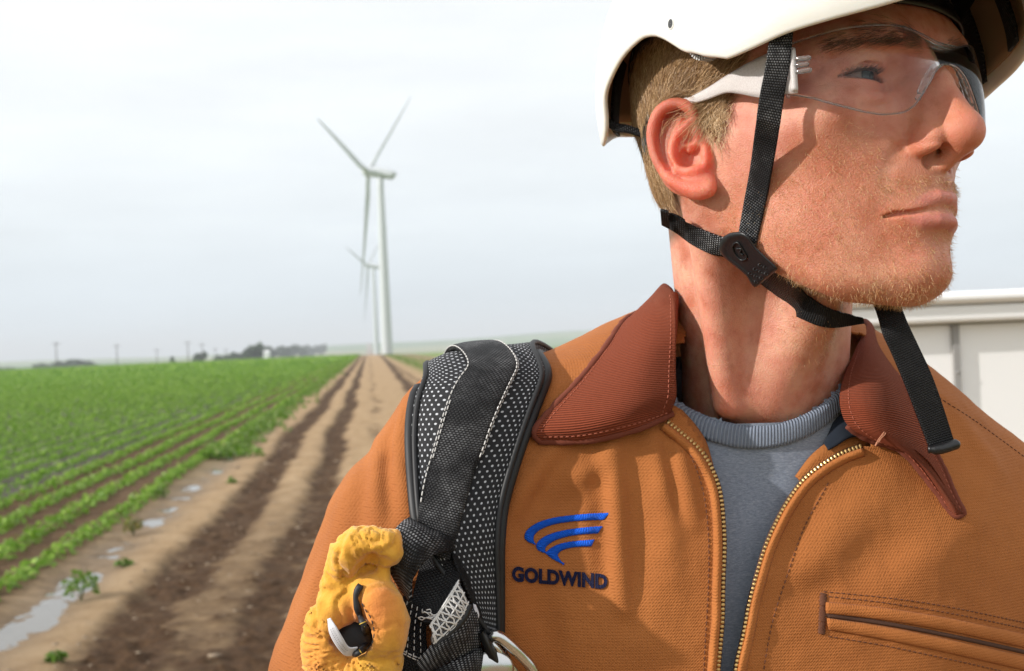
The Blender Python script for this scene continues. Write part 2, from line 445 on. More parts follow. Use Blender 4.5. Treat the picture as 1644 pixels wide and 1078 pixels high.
def ear_sdf(p):
    """right ear (s>0), fed with |s| so both sides get one"""
    q = p - EC.astype(np.float32)
    a = q @ E1.astype(np.float32); b = q[..., 2]; c = q @ EN.astype(np.float32)
    q = np.stack([a, b, c], -1)
    Hx = [(4, 9), (5.0, 18), (7.5, 24.5), (12, 27.8), (18, 28.8), (24, 26.6), (28.3, 21), (30.4, 12.5), (29.3, 2.5), (25.8, -7), (20.5, -14), (13.5, -19), (7, -21.5), (2, -21.5)]
    Hc = [1.0, 2.2, 3.2, 4.0, 4.4, 4.4, 4.0, 3.6, 3.2, 2.6, 2.2, 2.0, 1.8, 1.6]
    Hr = [2.2, 2.6, 3.1, 3.4, 3.5, 3.5, 3.4, 3.3, 3.2, 3.2, 3.4, 4.0, 4.4, 4.2]
    hp = catmull(np.array([(x[0], x[1], z, r) for x, z, r in zip(Hx, Hc, Hr)]), 30)
    d = chain(q, hp[:, :3], hp[:, 3])
    # plate (scapha and concha floor)
    pl = ell(q, (13.8, 4, -1.2), (17.5, 26.5, 3.6)); pl2 = ell(q, (9, -3, -4.5), (14, 14, 7))
    d2 = smin(pl, pl2, 4)
    d = smin(d, d2, 2.2)
    # antihelix with two crura
    an = [(8, 17.5, 2.2), (13, 14.0, 2.6), (18.5, 8, 3.0), (20.3, 0, 3.0), (17.5, -7.5, 2.6), (12, -10.5, 2.4)]
    anp = catmull(np.array(an), 14); d = smin(d, chain(q, anp, np.full(14, 2.6)), 2.0)
    d = smin(d, chain(q, np.array([(18.5, 8, 2.8), (17, 14, 2.5), (14, 20, 2.0)]), [2.4, 2.2, 1.6]), 2.0)
    # antitragus, lobe
    d = smin(d, ell(q, (8.0, -9.8, 3.0), (6.2, 3.6, 3.3)), 2.5)
    d = smin(d, ell(q, (7, -18, .5), (9, 7.5, 4.0)), 3)
    # concha bowl
    d = smax(d, -ell(q, (9.5, -1.5, 3.6), (7.6, 6.6, 7.2)), 2.0)
    d = smax(d, -ell(q, (9.0, 8.0, 4.4), (6.6, 3.4, 4.4)), 1.6)
    # scapha groove
    sg = catmull(np.array([(15, 23.5, 5.2), (21.5, 20.5, 5.2), (25.5, 13, 5.0), (25.4, 3, 4.8), (21.5, -6, 4.2)]), 12)
    d = smax(d, -chain(q, sg, np.full(12, 2.2)), 1.6)
    # crus helicis and tragus
    d = smin(d, chain(q, np.array([(4, 11, 1.5), (7, 5.5, 1.0), (11, 2.5, -.5)]), [2.3, 1.9, 1.4]), 2.2)
    d = smin(d, ell(q, (1.2, -2.5, 2.4), (2.9, 6.2, 3.6)), 3)
    return d
def head_sdf(p):
    p = p.astype(np.float32)
    f, s0, u = p[..., 0], p[..., 1], p[..., 2]; s = np.abs(s0); q = np.stack([f, s, u], -1)
    d = table_sdf(p)
    ub = np.interp(f, [-20, 2, 27, 52, 75, 95], [-50, -60, -80, -97, -101, -98]).astype(np.float32)
    d = smax(d, (ub - u) * .8, 13)
    # neck with its muscles
    nk = smin(cone(p, _nk0, _nk, 55, 50), cone(p, _nk, _nk2, 50, 55), 8)
    d = smin(d, nk, 16)
    # sternomastoid and larynx
    d = smin(d, cone(q, (-12, 60, -22), (_nk[0] + 24, 26, _nk[2] - 6), 9, 7), 22)
    d = smin(d, cone(p, (10, 0, -95), (_nk[0] + 36, 0, _nk[2]), 12, 8), 26)
    # brow ridge, glabella
    d = smin(d, chain(q, catmull(np.array([(97, 6, 29), (96.5, 20, 31.5), (91, 34, 33), (78, 47, 30), (66, 54, 22)]), 9), [5, 6, 6.8, 7.2, 7.2, 7, 6.5, 5.5, 4]), 10)
    # eye socket
    d = smax(d, -ell(q, (96, 29, 16), (14, 17, 9)), 9)
    # eyelids: a ball over the eye, then the opening
    lid = np.sqrt(((q - EYE.astype(np.float32)) ** 2).sum(-1)) - 14.2
    d = smin(d, lid, 5)
    # upper lid fold overhang (hooded) and lower lid bag
    fold = chain(q, catmull(np.array([(84.5, 18, 20.5), (87.8, 26, 22.2), (86.6, 36, 21.6), (80.5, 46, 18.0), (71, 52, 12)]), 9), [1.5, 2.6, 3.3, 3.6, 3.6, 3.5, 3.3, 2.5, 1.2]); d = smin(d, fold, 5)
    d = smin(d, chain(q, catmull(np.array([(88, 19, 4), (88.5, 27, 2.2), (86, 37, 2.2), (77, 48, 4.5)]), 7), [1, 1.8, 2.2, 2.4, 2.2, 1.6, .6]), 5)
    up, lo = lidpt(s); y = u - EYE[2]
    ap = np.maximum(y - up, lo - y)
    sp = -(np.sqrt(((q - EYE.astype(np.float32)) ** 2).sum(-1)) - 11.0)
    cut = np.maximum(np.maximum(ap, sp), np.maximum(EYE[0] + 1.5 - f, np.abs(s - 32.5) - 14.6))
    d = smax(d, -cut, 1.0)
    # crease over the upper lid
    cr = [(88.2, 20, 17.2), (90.0, 27, 19.0), (88.6, 36, 18.8), (82, 46, 15.6)]
    d = smax(d, -chain(q, np.array(cr), [.8, 1.1, 1.1, .8]), 1.6)
    # nose
    d = smin(d, cone(q, (98.5, 0, 20), (104.5, 0, 8), 7.0, 6.2), 7)
    d = smin(d, chain(q, np.array([(104.0, 0, 10), (110.5, 0, -6), (115.0, 0, -17)]), [6.2, 7.4, 8.5]), 4)
    d = smin(d, cone(q, (96, 6, 6), (102, 9, -18), 6, 7), 9)
    tip = ell(q, (114.7, 0, -21.8), (10.4, 10.0, 9.2)); d = smin(d, tip, 7)
    al = ell(q, (101.5, 12.8, -22.4), (10.5, 6.2, 7.6)); d = smin(d, al, 3.2)
    d = smin(d, cone(p, (113.5, 0, -27.5), (103, 0, -33), 4.3, 4.4), 3)
    d = smin(d, ell(q, (103, 13.2, -27.4), (7.5, 4.4, 2.6)), 2)
    d = smax(d, -ell(q, (105, 8.6, -31.2), (8.6, 4.2, 7.0)), 1.4); d = smax(d, -ell(q, (102, 8.4, -25), (5.5, 3.4, 9)), 1.2)
    # alar groove, nasolabial fold
    ag = [(103.5, 18.4, -13.5), (98.5, 20.8, -18.5), (93.8, 19.6, -24.5)]
    d = smax(d, -chain(q, np.array(ag), [.6, .9, 1.0]), 3.0)
    nl = [(94, 23, -26), (91.5, 30, -38), (87.5, 34.5, -50), (82, 35, -62)]
    d = smax(d, -chain(q, np.array(nl), [.3, .4, .2, .1]), 7)
    # maxilla mound and lips
    d = smin(d, ell(q, (81, 0, -55), (18, 21, 20)), 9)
    ul = [(83, 23.5, -57.2), (88.5, 18, -55.4), (95.0, 11.5, -53.0), (100.2, 5, -50.8), (101.6, 0, -51.6)]
    d = smin(d, chain(q, np.array(ul), [1.1, 2.0, 2.8, 3.4, 3.4]), 3.0)
    ll = [(83, 23.0, -59.0), (88.0, 18, -61.0), (93.8, 11.5, -62.6), (98.0, 5, -63.2), (98.8, 0, -63.0)]
    d = smin(d, chain(q, np.array(ll), [1.1, 2.3, 3.5, 4.2, 4.2]), 3.0)
    st = [(82, 26.0, -58.8), (86.8, 22.5, -57.9), (92.5, 17, -58.0), (99.0, 10.5, -57.6), (103.6, 4, -56.8), (104.6, 0, -57.3)]
    d = smax(d, -chain(q, np.array(st), [.7, 1.3, 1.2, 1.1, 1.1, 1.1]), 2.0)
    d = smax(d, -cone(p, (113, 0, -38), (111, 0, -47), 2.2, 2.6), 3)
    # chin
    d = smax(d, -ell(q, (106, 0, -73.5), (8, 18, 5)), 9)
    d = smin(d, ell(q, (79, 4, -86), (13, 11, 12)), 12)
    # cheekbone
    d = smin(d, ell(q, (67, 46, -5), (16, 15, 11)), 17)
    # ears
    e = ear_sdf(q); m = (s > 50)
    d = np.where(m, smin(d, e, 2.5), d)
    return d
def make_head_mesh(h=1.6):
    lo = (-105, -95, -220); hi = (132, 108, 126)
    V, Q = surface_nets(head_sdf, lo, hi, h)
    V = snap(V, head_sdf, 2)
    return V, Q
# ================================================================ TORSO under the clothes (world millimetres about T0)
T0 = P(1200, 900, .68)
def tm(u, v, d): return (P(u, v, d) - T0) * 1000
def from_t(q): return T0 + np.asarray(q) / 1000
def ray_hit(fn, U, V, d0=.42, it=60):
    """first point on the surface fn=0 along the view rays of photo pixels"""
    U = np.asarray(U, float); V = np.asarray(V, float); sh = U.shape; U = U.ravel(); V = V.ravel()
    o = (C0 - T0) * 1000; D = (P(U, V, 1.0) - C0) * 1000; L = np.linalg.norm(D, axis=1)
    t = np.full(len(U), d0)
    for _ in range(it):
        p = (o + D * t[:, None]).astype(np.float32); t = t + np.clip(fn(p), -20, 60) * .8 / L
        t = np.minimum(t, 1.0)
    return (o + D * t[:, None]).reshape(*sh, 3), t.reshape(sh)
def rbox(p, c, h, r):
    q = np.abs(p - np.asarray(c, np.float32)) - (np.asarray(h, np.float32) - r)
    return np.sqrt((np.maximum(q, 0) ** 2).sum(-1)) + np.minimum(q.max(-1), 0) - r
def torso_sdf(p):
    p = p.astype(np.float32)
    d = ell(p, tm(1190, 1010, .757), (178, 112, 215))
    d = smin(d, rbox(p, tm(1190, 1500, .76), (160, 95, 300), 90), 60)
    # shoulders
    d = smin(d, chain(p, np.array([tm(1060, 672, .73), tm(930, 692, .717), tm(815, 715, .71), tm(770, 728, .705)]), [38, 39, 41, 43]), 45)
    d = smin(d, chain(p, np.array([tm(1370, 712, .735), tm(1500, 780, .74), tm(1640, 860, .745), tm(1740, 925, .75)]), [34, 36, 42, 46]), 45)
    # pectoral fullness
    d = smin(d, ell(p, tm(985, 900, .70), (75, 45, 85)), 50)
    d = smin(d, ell(p, tm(1400, 930, .715), (75, 45, 85)), 50)
    return d
def arm_sdf(p):
    a = chain(p, np.array([tm(768, 730, .705), tm(695, 870, .692), tm(636, 1100, .685), tm(640, 1400, .66), tm(800, 1600, .66)]), [44, 58, 67, 56, 46])
    b = chain(p, np.array([tm(1745, 910, .75), tm(1810, 1100, .76), tm(1850, 1400, .76), tm(1780, 1650, .70)]), [50, 60, 58, 46])
    return np.minimum(a, b)
FOLDS = [  # polyline in photo pixels, width mm, height mm (minus = valley)
 ([(982, 705), (986, 760), (990, 830), (994, 900), (1002, 975)], 5.5, 6.0),
 ([(958, 740), (965, 800), (968, 860), (970, 940)], 6.0, -3.8),
 ([(1015, 720), (1022, 800), (1025, 900), (1020, 1000)], 8, -3.0),
 ([(900, 712), (872, 745), (845, 782), (832, 815)], 5.0, 5.0),
 ([(905, 760), (935, 762), (962, 745), (975, 722)], 6.0, 2.2),
 ([(862, 800), (905, 806), (940, 798), (960, 778)], 6.0, -1.6),
 ([(1045, 690), (1062, 760), (1075, 840), (1082, 930)], 7, 2.6),
 ([(1085, 715), (1100, 770), (1115, 840)], 5, 4.0),
 ([(1068, 705), (1080, 760), (1092, 830)], 4.0, -2.4),
 ([(1420, 770), (1370, 830), (1320, 890), (1268, 935)], 13, 2.4),
 ([(1300, 800), (1275, 860), (1255, 930)], 10, -2.2),
 ([(1262, 952), (1310, 950), (1355, 935)], 8, -2.4),
 ([(1500, 850), (1420, 880), (1350, 930)], 12, -3.0),
 ([(1560, 800), (1480, 900), (1440, 950)], 16, 3.0),
 ([(648, 640), (640, 700), (643, 760), (652, 820)], 4.5, 3.2),
 ([(628, 690), (622, 760), (626, 830)], 4.0, -2.6),
 ([(610, 690), (603, 770), (604, 850)], 5.0, 2.6),
 ([(585, 730), (578, 820), (560, 900)], 6.0, -2.0),
 ([(560, 780), (530, 880), (490, 980), (465, 1060)], 10.0, 2.4),
 ([(530, 930), (515, 1000), (500, 1078)], 12.0, -5.0),
 ([(820, 900), (828, 960), (830, 1030)], 7, 2.0),
 ([(870, 960), (880, 1010), (900, 1078)], 9, -2.2),
 ([(1530, 655), (1560, 700), (1600, 760)], 8, 2.0),
 ([(1600, 720), (1575, 800), (1560, 880)], 12, 2.4),
]
def jacket_base(p):
    t = torso_sdf(p); a = arm_sdf(p)
    d = smin(t, a, 26)
    return d - 8.0
_fold3 = None
def jacket_sdf(p):
    global _fold3
    if _fold3 is None:
        _fold3 = []
        for pts, w, h in FOLDS:
            q = catmull(np.array(pts, float), 9); x, _ = ray_hit(jacket_base, q[:, 0], q[:, 1]); _fold3.append((x, w, h))
    p = p.astype(np.float32)
    d = jacket_base(p)
    near = np.abs(d) < 25
    if near.any():
        pn = p[near]; a = np.zeros(len(pn), np.float32)
        for x, w, h in _fold3:
            lo = x.min(0) - 3 * w; hi = x.max(0) + 3 * w
            m = ((pn > lo) & (pn < hi)).all(1)
            if not m.any(): continue
            pm = pn[m]; n = len(x); best = np.full(len(pm), 1e9, np.float32); tt = np.zeros(len(pm), np.float32)
            for i in range(n - 1):
                A = x[i].astype(np.float32); AB = (x[i + 1] - x[i]).astype(np.float32)
                t = np.clip(((pm - A) @ AB) / (AB @ AB), 0, 1); e = ((pm - A - t[:, None] * AB) ** 2).sum(1)
                k = e < best; best[k] = e[k]; tt[k] = (i + t[k]) / (n - 1)
            a[m] += h * np.exp(-best / (w * w)) * np.sin(math.pi * np.clip(tt * .84 + .08, 0, 1)) ** .7
        a += 1.3 * smooth_noise(pn * np.array([1.2, 1.0, .6]), .028, 3, 2) + .5 * smooth_noise(pn, .09, 8, 2)
        d[near] -= a
    return d
def jhit(U, V, off=0.0):
    """world points on the jacket surface (off mm proud of it)"""
    f = jacket_sdf if off == 0 else (lambda p: jacket_sdf(p) - off)
    x, _ = ray_hit(f, U, V); return from_t(x)

person = empty('person', (P(1215, 900, .72)[0], P(1215, 900, .72)[1], 0.0), 'man in a brown canvas work jacket over a grey t-shirt, looking off to the right', 'person')

# ---------------------------------------------------------------- jacket
def weave(M, co, s1, s2, depth, amp=.35):
    """canvas weave height from two crossed waves on a coordinate in metres"""
    x = M.sep(co)
    a = M.math('SINE', M.math('MULTIPLY', x[0], s1)); b = M.math('SINE', M.math('MULTIPLY', x[1], s2))
    return M.math('MULTIPLY', a, b)
def canvas_mat(name, col, dark, edge=False):
    M = Mat(name, rough=.86, spec=.25)
    M.set('Sheen Weight', .03); M.set('Sheen Roughness', .5)
    co = M.co('Object')
    n1 = M.noise(14, 5, .6, co); n2 = M.noise(700, 2, .6, M.map(co, (1, 1, 1)))
    n3 = M.noise(60, 4, .65, co)
    c = M.ramp(n1, [(.3, dark), (.7, col)])
    c = M.mix(M.math('MULTIPLY', n3, .35), c, tuple(min(1, x * 1.25) for x in col))
    x = M.sep(co)
    # weft ribs: duck canvas shows fine horizontal ribs crossed by warp
    w1 = M.math('SINE', M.math('ADD', M.math('MULTIPLY', x[2], 2 * math.pi / .0017), M.math('MULTIPLY', n3, 1.6))); w2 = M.math('SINE', M.math('ADD', M.math('MULTIPLY', M.math('ADD', x[0], M.math('MULTIPLY', x[1], .7)), 2 * math.pi / .0016), M.math('MULTIPLY', n3, 3)))
    w = M.math('ADD', M.math('MULTIPLY', w1, M.math('ADD', M.math('MULTIPLY', w2, .45), .32)), M.math('MULTIPLY', n2, 2.2))
    wf = M.math('MULTIPLY_ADD', w, .065, .42)
    c = M.mix(M.math('MULTIPLY', M.math('SUBTRACT', wf, .35, clamp=True), .8), c, tuple(min(1, q * 1.45) for q in col))
    c = M.mix(M.math('MULTIPLY', M.math('SUBTRACT', .42, wf, clamp=True), 1.6), c, tuple(q * .45 for q in dark))
    M.l(c, M.b.inputs['Base Color'])
    M.l(M.bump(w, .00024, .8), M.b.inputs['Normal'])
    return M.m
m_canvas = canvas_mat('brown duck canvas', (.365, .125, .032), (.25, .077, .018))
OPEN = [(1060, 560), (1078, 645), (1104, 676), (1128, 712), (1146, 760), (1155, 820), (1159, 900), (1156, 1000), (1149, 1120), (1145, 1300), (1186, 1300), (1186, 1120), (1195, 1030), (1212, 960), (1236, 880), (1268, 806), (1306, 760), (1350, 735), (1398, 716), (1425, 640), (1400, 540), (1240, 500)]
def in_poly(x, y, poly):
    c = np.zeros(x.shape, bool); n = len(poly); j = n - 1
    for i in range(n):
        xi, yi = poly[i]; xj, yj = poly[j]
        with np.errstate(divide='ignore', invalid='ignore'):
            k = ((yi > y) != (yj > y)) & (x < (xj - xi) * (y - yi) / (yj - yi + 1e-12) + xi)
        c ^= k; j = i
    return c
def cut_faces(V, Q, keep_fn):
    c = V[Q].mean(1); k = keep_fn(c); Q = Q[k]
    u, inv = np.unique(Q, return_inverse=True); return V[u], inv.reshape(Q.shape)
lo = tm(300, 1300, .72); hi = tm(2050, 520, .72)
V, Q = surface_nets(jacket_sdf, (-330, -130, -330), (300, 260, 160), 5.0, band=2.2)
V, Q = subdivide(V, Q); V = snap(V, jacket_sdf, 2, .5)
# finer only where the camera and its neighbours see it is not needed: one level is 2.5 mm
def keepj(c):
    u, v, d = proj(from_t(c)); front = c[:, 1] < (P(1200, 800, .74)[1] - T0[1]) * 1000
    return ~(in_poly(u, v, OPEN) & front) & ~((v < 700) & (np.abs(u - 1230) < 130) & (c[:, 1] > 0) & (c[:, 2] > tm(1230, 640, .75)[2]))
V, Q = cut_faces(V, Q, keepj)
V2, Q2 = subdivide(V, Q); V2 = snap(V2, jacket_sdf, 1, .5)
jacket = mesh_obj('jacket', from_t(V2), Q2, m_canvas, person)
sm = jacket.modifiers.new('thickness', 'SOLIDIFY'); sm.thickness = .0016; sm.offset = -1

# trousers and boots stand below the frame and carry the figure
def legs_sdf(p):
    p = p.astype(np.float32); gx = T0[2] * 1000
    hipz = -330.; z0 = -gx
    d = ell(p, (0, 75, hipz), (155, 100, 130))
    for s in (-1, 1):
        d = smin(d, chain(p, np.array([(s * 85, 75, hipz - 20), (s * 100, 70, (hipz + z0) / 2), (s * 110, 85, z0 + 100)]), [88, 66, 58]), 20)
    return d
V, Q = surface_nets(legs_sdf, (-230, -60, -T0[2] * 1000 + 60), (230, 220, -205), 12.0)
m_jean = Mat('blue denim', color=(.06, .09, .16), rough=.9); mesh_obj('trousers', from_t(V), Q, m_jean.m, person)
m_boot = Mat('brown boot leather', color=(.10, .05, .03), rough=.6)
for s in (-1, 1):
    fn = lambda p, s=s: smin(cone(p.astype(np.float32), (s * 112, 85, -T0[2] * 1000 + 55), (s * 112, 85, -T0[2] * 1000 + 150), 50, 56), smax(ell(p.astype(np.float32), (s * 122, 30, -T0[2] * 1000 + 35), (52, 130, 52)), -(p[:, 2] + T0[2] * 1000 - 4), 6), 20)
    V, Q = surface_nets(fn, (s * 115 - 90, -130, -T0[2] * 1000 - 5), (s * 115 + 90, 200, -T0[2] * 1000 + 230), 10.0)
    mesh_obj('boot', from_t(V), Q, m_boot.m, person)

# ---------------------------------------------------------------- t-shirt
NP0 = None; NPB = tm(1230, 590, .775)
def tee_sdf(p):
    p = p.astype(np.float32)
    d = torso_sdf(p) + 6.0
    nb = cone(p, tm(1215, 760, .740), tm(1218, 600, .714), 61, 55)
    return smin(d, nb, 34)
NP0 = ray_hit(tee_sdf, [1214.], [684.])[0][0]
_pn = np.cross(NPB - NP0, np.array([1, .0, .0])); _pn /= np.linalg.norm(_pn); _pn *= np.sign(_pn[2])
def scoop(x): return np.minimum(13.0 * (x / 46.0) ** 2, 24.0)
def tee_keep(c):
    return ((c - NP0) @ _pn < scoop(c[:, 0] - NP0[0]) * (c[:, 1] < NP0[1] + 75)) & (np.abs(c[:, 0]) < 190)
V, Q = surface_nets(tee_sdf, (-200, -130, -300), (200, 230, 110), 4.0)
V = snap(V, tee_sdf, 2, .5); V, Q = cut_faces(V, Q, tee_keep); V, Q = subdivide(V, Q); V = snap(V, tee_sdf, 1, .5)
V = V + grad(V, tee_sdf) * (1.3 * smooth_noise(V * np.array([1.5, 1, .5]), .022, 12, 2))[:, None]
Mt = Mat('heather grey jersey', rough=.92, spec=.2)
co = Mt.co('Object'); nh = Mt.noise(1, 3, .75, Mt.map(co, (420, 420, 1900))); nb_ = Mt.noise(25, 3, .5, co)
c = Mt.ramp(nh, [(.3, (.14, .165, .215)), (.5, (.22, .25, .31)), (.72, (.35, .38, .44))]); c = Mt.mix(Mt.math('MULTIPLY', nb_, .4), c, (.20, .22, .27))
Mt.l(c, Mt.b.inputs['Base Color']); Mt.l(Mt.bump(nh, .0004, .8), Mt.b.inputs['Normal'])
tee = mesh_obj('t_shirt', from_t(V), Q, Mt.m, person)
# ribbed neckband: loop where the neck plane cuts the shirt, then a band down the surface
def ring_on(fn, off, lift, n=160):
    """points round the neck on surface fn, in the plane lifted by `off` mm"""
    c = (NP0 + NPB) / 2 + _pn * off; ex = np.array([1.0, 0, 0]); ey = np.cross(_pn, ex)
    th = np.linspace(0, 2 * math.pi, n, endpoint=False); D = ex * np.cos(th)[:, None] + ey * np.sin(th)[:, None]
    t = np.full(n, 150.)
    for _ in range(110):
        p = c + D * t[:, None]; w = np.clip((NP0[1] + 75 - p[:, 1]) / 25, 0, 1); p = p + _pn * (scoop(p[:, 0] - NP0[0]) * w)[:, None]; t = t - np.clip(fn(p.astype(np.float32)) - lift, -10, 20) * .5
    return p
offs = np.array([0, -1, -3.5, -7, -10, -12.2, -13]); lifts = np.array([-.8, 1.6, 2.2, 2.2, 2.0, 1.5, -.5])
G = np.stack([ring_on(tee_sdf, o_, l_) for o_, l_ in zip(offs, lifts)])
n = G.shape[1]; Fb = grid_faces(len(offs), n, wrap_c=True)
cen = np.linspace(0, 1, n)
uvb = np.stack([np.broadcast_to(np.arange(n) * .0023, (len(offs), n)), np.broadcast_to(offs[:, None] / 1000, (len(offs), n))], 2).reshape(-1, 2)
Mr = Mat('heather rib knit', rough=.92, spec=.2)
uvn = Mr.co('UV'); x = Mr.sep(uvn); rib = Mr.math('SINE', Mr.math('MULTIPLY', x[0], 2 * math.pi / .0017)); nh = Mr.noise(900, 3, .7, Mr.co('Object'))
hh = Mr.math('ADD', rib, Mr.math('MULTIPLY', nh, 1.6))
Mr.l(Mr.ramp(Mr.math('MULTIPLY_ADD', hh, .13, .42), [(.2, (.10, .12, .165)), (.55, (.20, .23, .29)), (.9, (.31, .34, .40))]), Mr.b.inputs['Base Color']); Mr.l(Mr.bump(hh, .0005, .8), Mr.b.inputs['Normal'])
band = mesh_obj('neckband', from_t(G.reshape(-1, 3)), Fb, Mr.m, tee, uv=uvb)
# ================================================================ jacket trim
def px_off(c, k):
    """offset a pixel polyline sideways by k px (positive = to the left of travel, seen on screen)"""
    t = np.gradient(c, axis=0); t /= np.linalg.norm(t, axis=1)[:, None]
    return c + np.stack([t[:, 1], -t[:, 0]], 1) * k
ZL = catmull(np.array([(1070, 677), (1094, 696), (1119, 718), (1138, 745), (1153, 782), (1159, 821), (1162, 875), (1160, 933), (1159, 992), (1155, 1041), (1152, 1078), (1149, 1140), (1148, 1240)], float), 120)
ZR = catmull(np.array([(1384, 717), (1353, 728), (1319, 748), (1290, 772), (1265, 806), (1246, 841), (1229, 880), (1217, 919), (1204, 968), (1195, 1017), (1182, 1075), (1178, 1140), (1176, 1240)], float), 120)
m_placket = canvas_mat('brown duck canvas edge', (.40, .140, .036), (.30, .094, .022))
m_facing = canvas_mat('brown facing', (.34, .12, .03), (.26, .085, .02))
m_brass = Mat('aged brass', color=(.62, .42, .17), metal=.85, rough=.38).m
m_tape = Mat('dark brown zipper tape', color=(.075, .032, .018), rough=.9).m
m_thread = Mat('tan sewing thread', color=(.30, .11, .03), rough=.8).m
m_thread_d = Mat('dark brown sewing thread', color=(.13, .045, .02), rough=.8).m
def band_on(c, sgn, spec):
    """rows along c; columns (px offset, mm proud)"""
    cols = []
    for k, off in spec:
        q = px_off(c, k * sgn); cols.append(jhit(q[:, 0], q[:, 1], off))
    return np.stack(cols, 1)
def smooth_rows(G, it=3):
    for _ in range(it): G[1:-1] = (G[:-2] + 2 * G[1:-1] + G[2:]) / 4
    return G
tparts, zparts = [], []
for c, sg in ((ZL, -1), (ZR, 1)):
    # sg: the side on which the fabric lies (left edge: fabric to the screen left)
    wob = 1.0
    G = band_on(c, sg, [(17, .1), (14.5, 1.5), (11, 3.1), (7, 3.5), (4, 2.6), (2.2, .2), (1.5, -4), (8, -6)])
    wv = np.sin(np.linspace(0, 46, len(c)) + 2 * np.sin(np.linspace(0, 9, len(c)))) * .0006
    G[:, 1:5] += (C0 - G[:, 1:5]) / np.linalg.norm(C0 - G[:, 1:5], axis=2)[..., None] * wv[:, None, None]
    G = smooth_rows(G)
    V, F, uv = solid_grid(G, .0012)
    mesh_obj('front_placket', V, F, m_placket, jacket, uv=uv)
    Gt = smooth_rows(band_on(c, sg, [(4, -1.2), (1, -1.2), (-2, -1.6), (-5, -2.2)]))
    V, F, uv = solid_grid(Gt, .0008); tparts.append((V, F, uv))
    # brass teeth
    cc = smooth_rows(np.stack([jhit(*px_off(c, k * sg).T, o_) for k, o_ in ((2.0, -.4), (-2.4, -1.0))], 1), 4)
    L = np.concatenate([[0], np.cumsum(np.linalg.norm(np.diff(cc[:, 0], axis=0), axis=1))])
    s = np.arange(.0012, L[-1], .00235)
    A = np.stack([np.interp(s, L, cc[:, 0, k]) for k in range(3)], 1); B = np.stack([np.interp(s, L, cc[:, 1, k]) for k in range(3)], 1)
    T = np.gradient(A, axis=0); T /= np.linalg.norm(T, axis=1)[:, None]
    for a, b, t in zip(A, B, T):
        ab = b - a; w = np.linalg.norm(ab); ab = ab / w; nn = np.cross(t, ab); nn *= np.sign(nn @ (C0 - a))
        pr = []
        for x, hw, z0, z1 in ((-.25, .5, -.2, .6), (.15, .75, -.3, 1.0), (.8, .75, -.3, 1.0), (1.15, .6, -.2, .7)):
            for y, z in ((-hw, z0), (hw, z0), (hw, z1), (hw * .4, z1 + .25), (-hw * .4, z1 + .25), (-hw, z1)):
                pr.append(a + ab * w * x + t * y * .00105 + nn * z * .00125)
        F = grid_faces(4, 6, wrap_c=True) + [list(range(6))[::-1], list(range(18, 24))]
        zparts.append((np.array(pr), F))
V, F, _ = merge(tparts); mesh_obj('zipper_tape', V, F, m_tape, jacket)
V, F, _ = merge(zparts); mesh_obj('zipper_teeth', V, F, m_brass, jacket, smooth=False)
# top stops of the zipper
# facings seen inside the neck opening
def patch_rows(rows, nr, nc, thick, name, mat, parent, post=None):
    G = loft([np.array(r, float) for r in rows], nr, nc)
    W = P(G[..., 0], G[..., 1], G[..., 2])
    if post is not None: W = post(W, G)
    V, F, uv = solid_grid(W, thick)
    return mesh_obj(name, V, F, mat, parent, uv=uv), W
patch_rows([[(1052, 652, 0.674), (1072, 647, 0.674), (1086, 645, 0.678)], [(1066, 673, 0.663), (1082, 665, 0.665), (1098, 661, 0.670)], [(1092, 694, 0.658), (1104, 685, 0.660), (1116, 681, 0.665)],
            [(1118, 719, 0.655), (1126, 709, 0.656), (1134, 709, 0.661)], [(1140, 753, 0.654), (1142, 747, 0.655), (1146, 749, 0.658)]], 24, 10, .0016, 'neck_facing', m_facing, jacket)
patch_rows([[(1400, 717, 0.668), (1388, 695, 0.669), (1370, 679, 0.672)], [(1384, 717, 0.664), (1366, 703, 0.666), (1350, 693, 0.669)], [(1352, 729, 0.660), (1338, 717, 0.662), (1326, 711, 0.665)],
            [(1318, 747, 0.657), (1308, 737, 0.658), (1300, 733, 0.661)], [(1286, 775, 0.655), (1280, 767, 0.656), (1276, 765, 0.658)]], 24, 10, .0016, 'neck_facing', m_facing, jacket)
m_liner = Mat('navy lining', color=(.007, .012, .022), rough=.95).m
patch_rows([[(1392, 700, .664), (1376, 676, .667), (1358, 660, .671)], [(1366, 702, .661), (1352, 688, .664), (1340, 674, .669)], [(1344, 714, .659), (1336, 704, .662), (1330, 696, .665)], [(1330, 722, .658), (1326, 716, .660), (1322, 712, .662)]], 20, 8, .0012, 'lining', m_liner, jacket)

# stitching: short raised dashes along a surface curve
def stitches(c, name, mat, parent, pitch=.0032, ln=.0022, r=.00032, off=.25, hit=jhit):
    q = catmull(np.array(c, float), 160); X = smooth_rows(hit(q[:, 0], q[:, 1], off), 2)
    L = np.concatenate([[0], np.cumsum(np.linalg.norm(np.diff(X, axis=0), axis=1))]); s = np.arange(0, L[-1] - ln, pitch); parts = []
    for a in s:
        ss = np.array([a, a + ln * .15, a + ln / 2, a + ln * .85, a + ln]); p = np.stack([np.interp(ss, L, X[:, k]) for k in range(3)], 1)
        parts.append(tube(p, [r * .3, r, r, r, r * .3], 5))
    V, F, _ = merge(parts); return mesh_obj(name, V, F, mat, parent)
stitches([(1108, 730), (1124, 770), (1134, 820), (1138, 880), (1137, 950), (1133, 1020), (1130, 1078), (1128, 1130)], 'topstitching', m_thread_d, jacket)
stitches([(1330, 775), (1290, 850), (1262, 930), (1240, 1000), (1226, 1078), (1222, 1130)], 'topstitching', m_thread_d, jacket)
stitches([(1470, 612), (1510, 640), (1560, 672), (1610, 708), (1660, 745)], 'topstitching', m_thread_d, jacket)

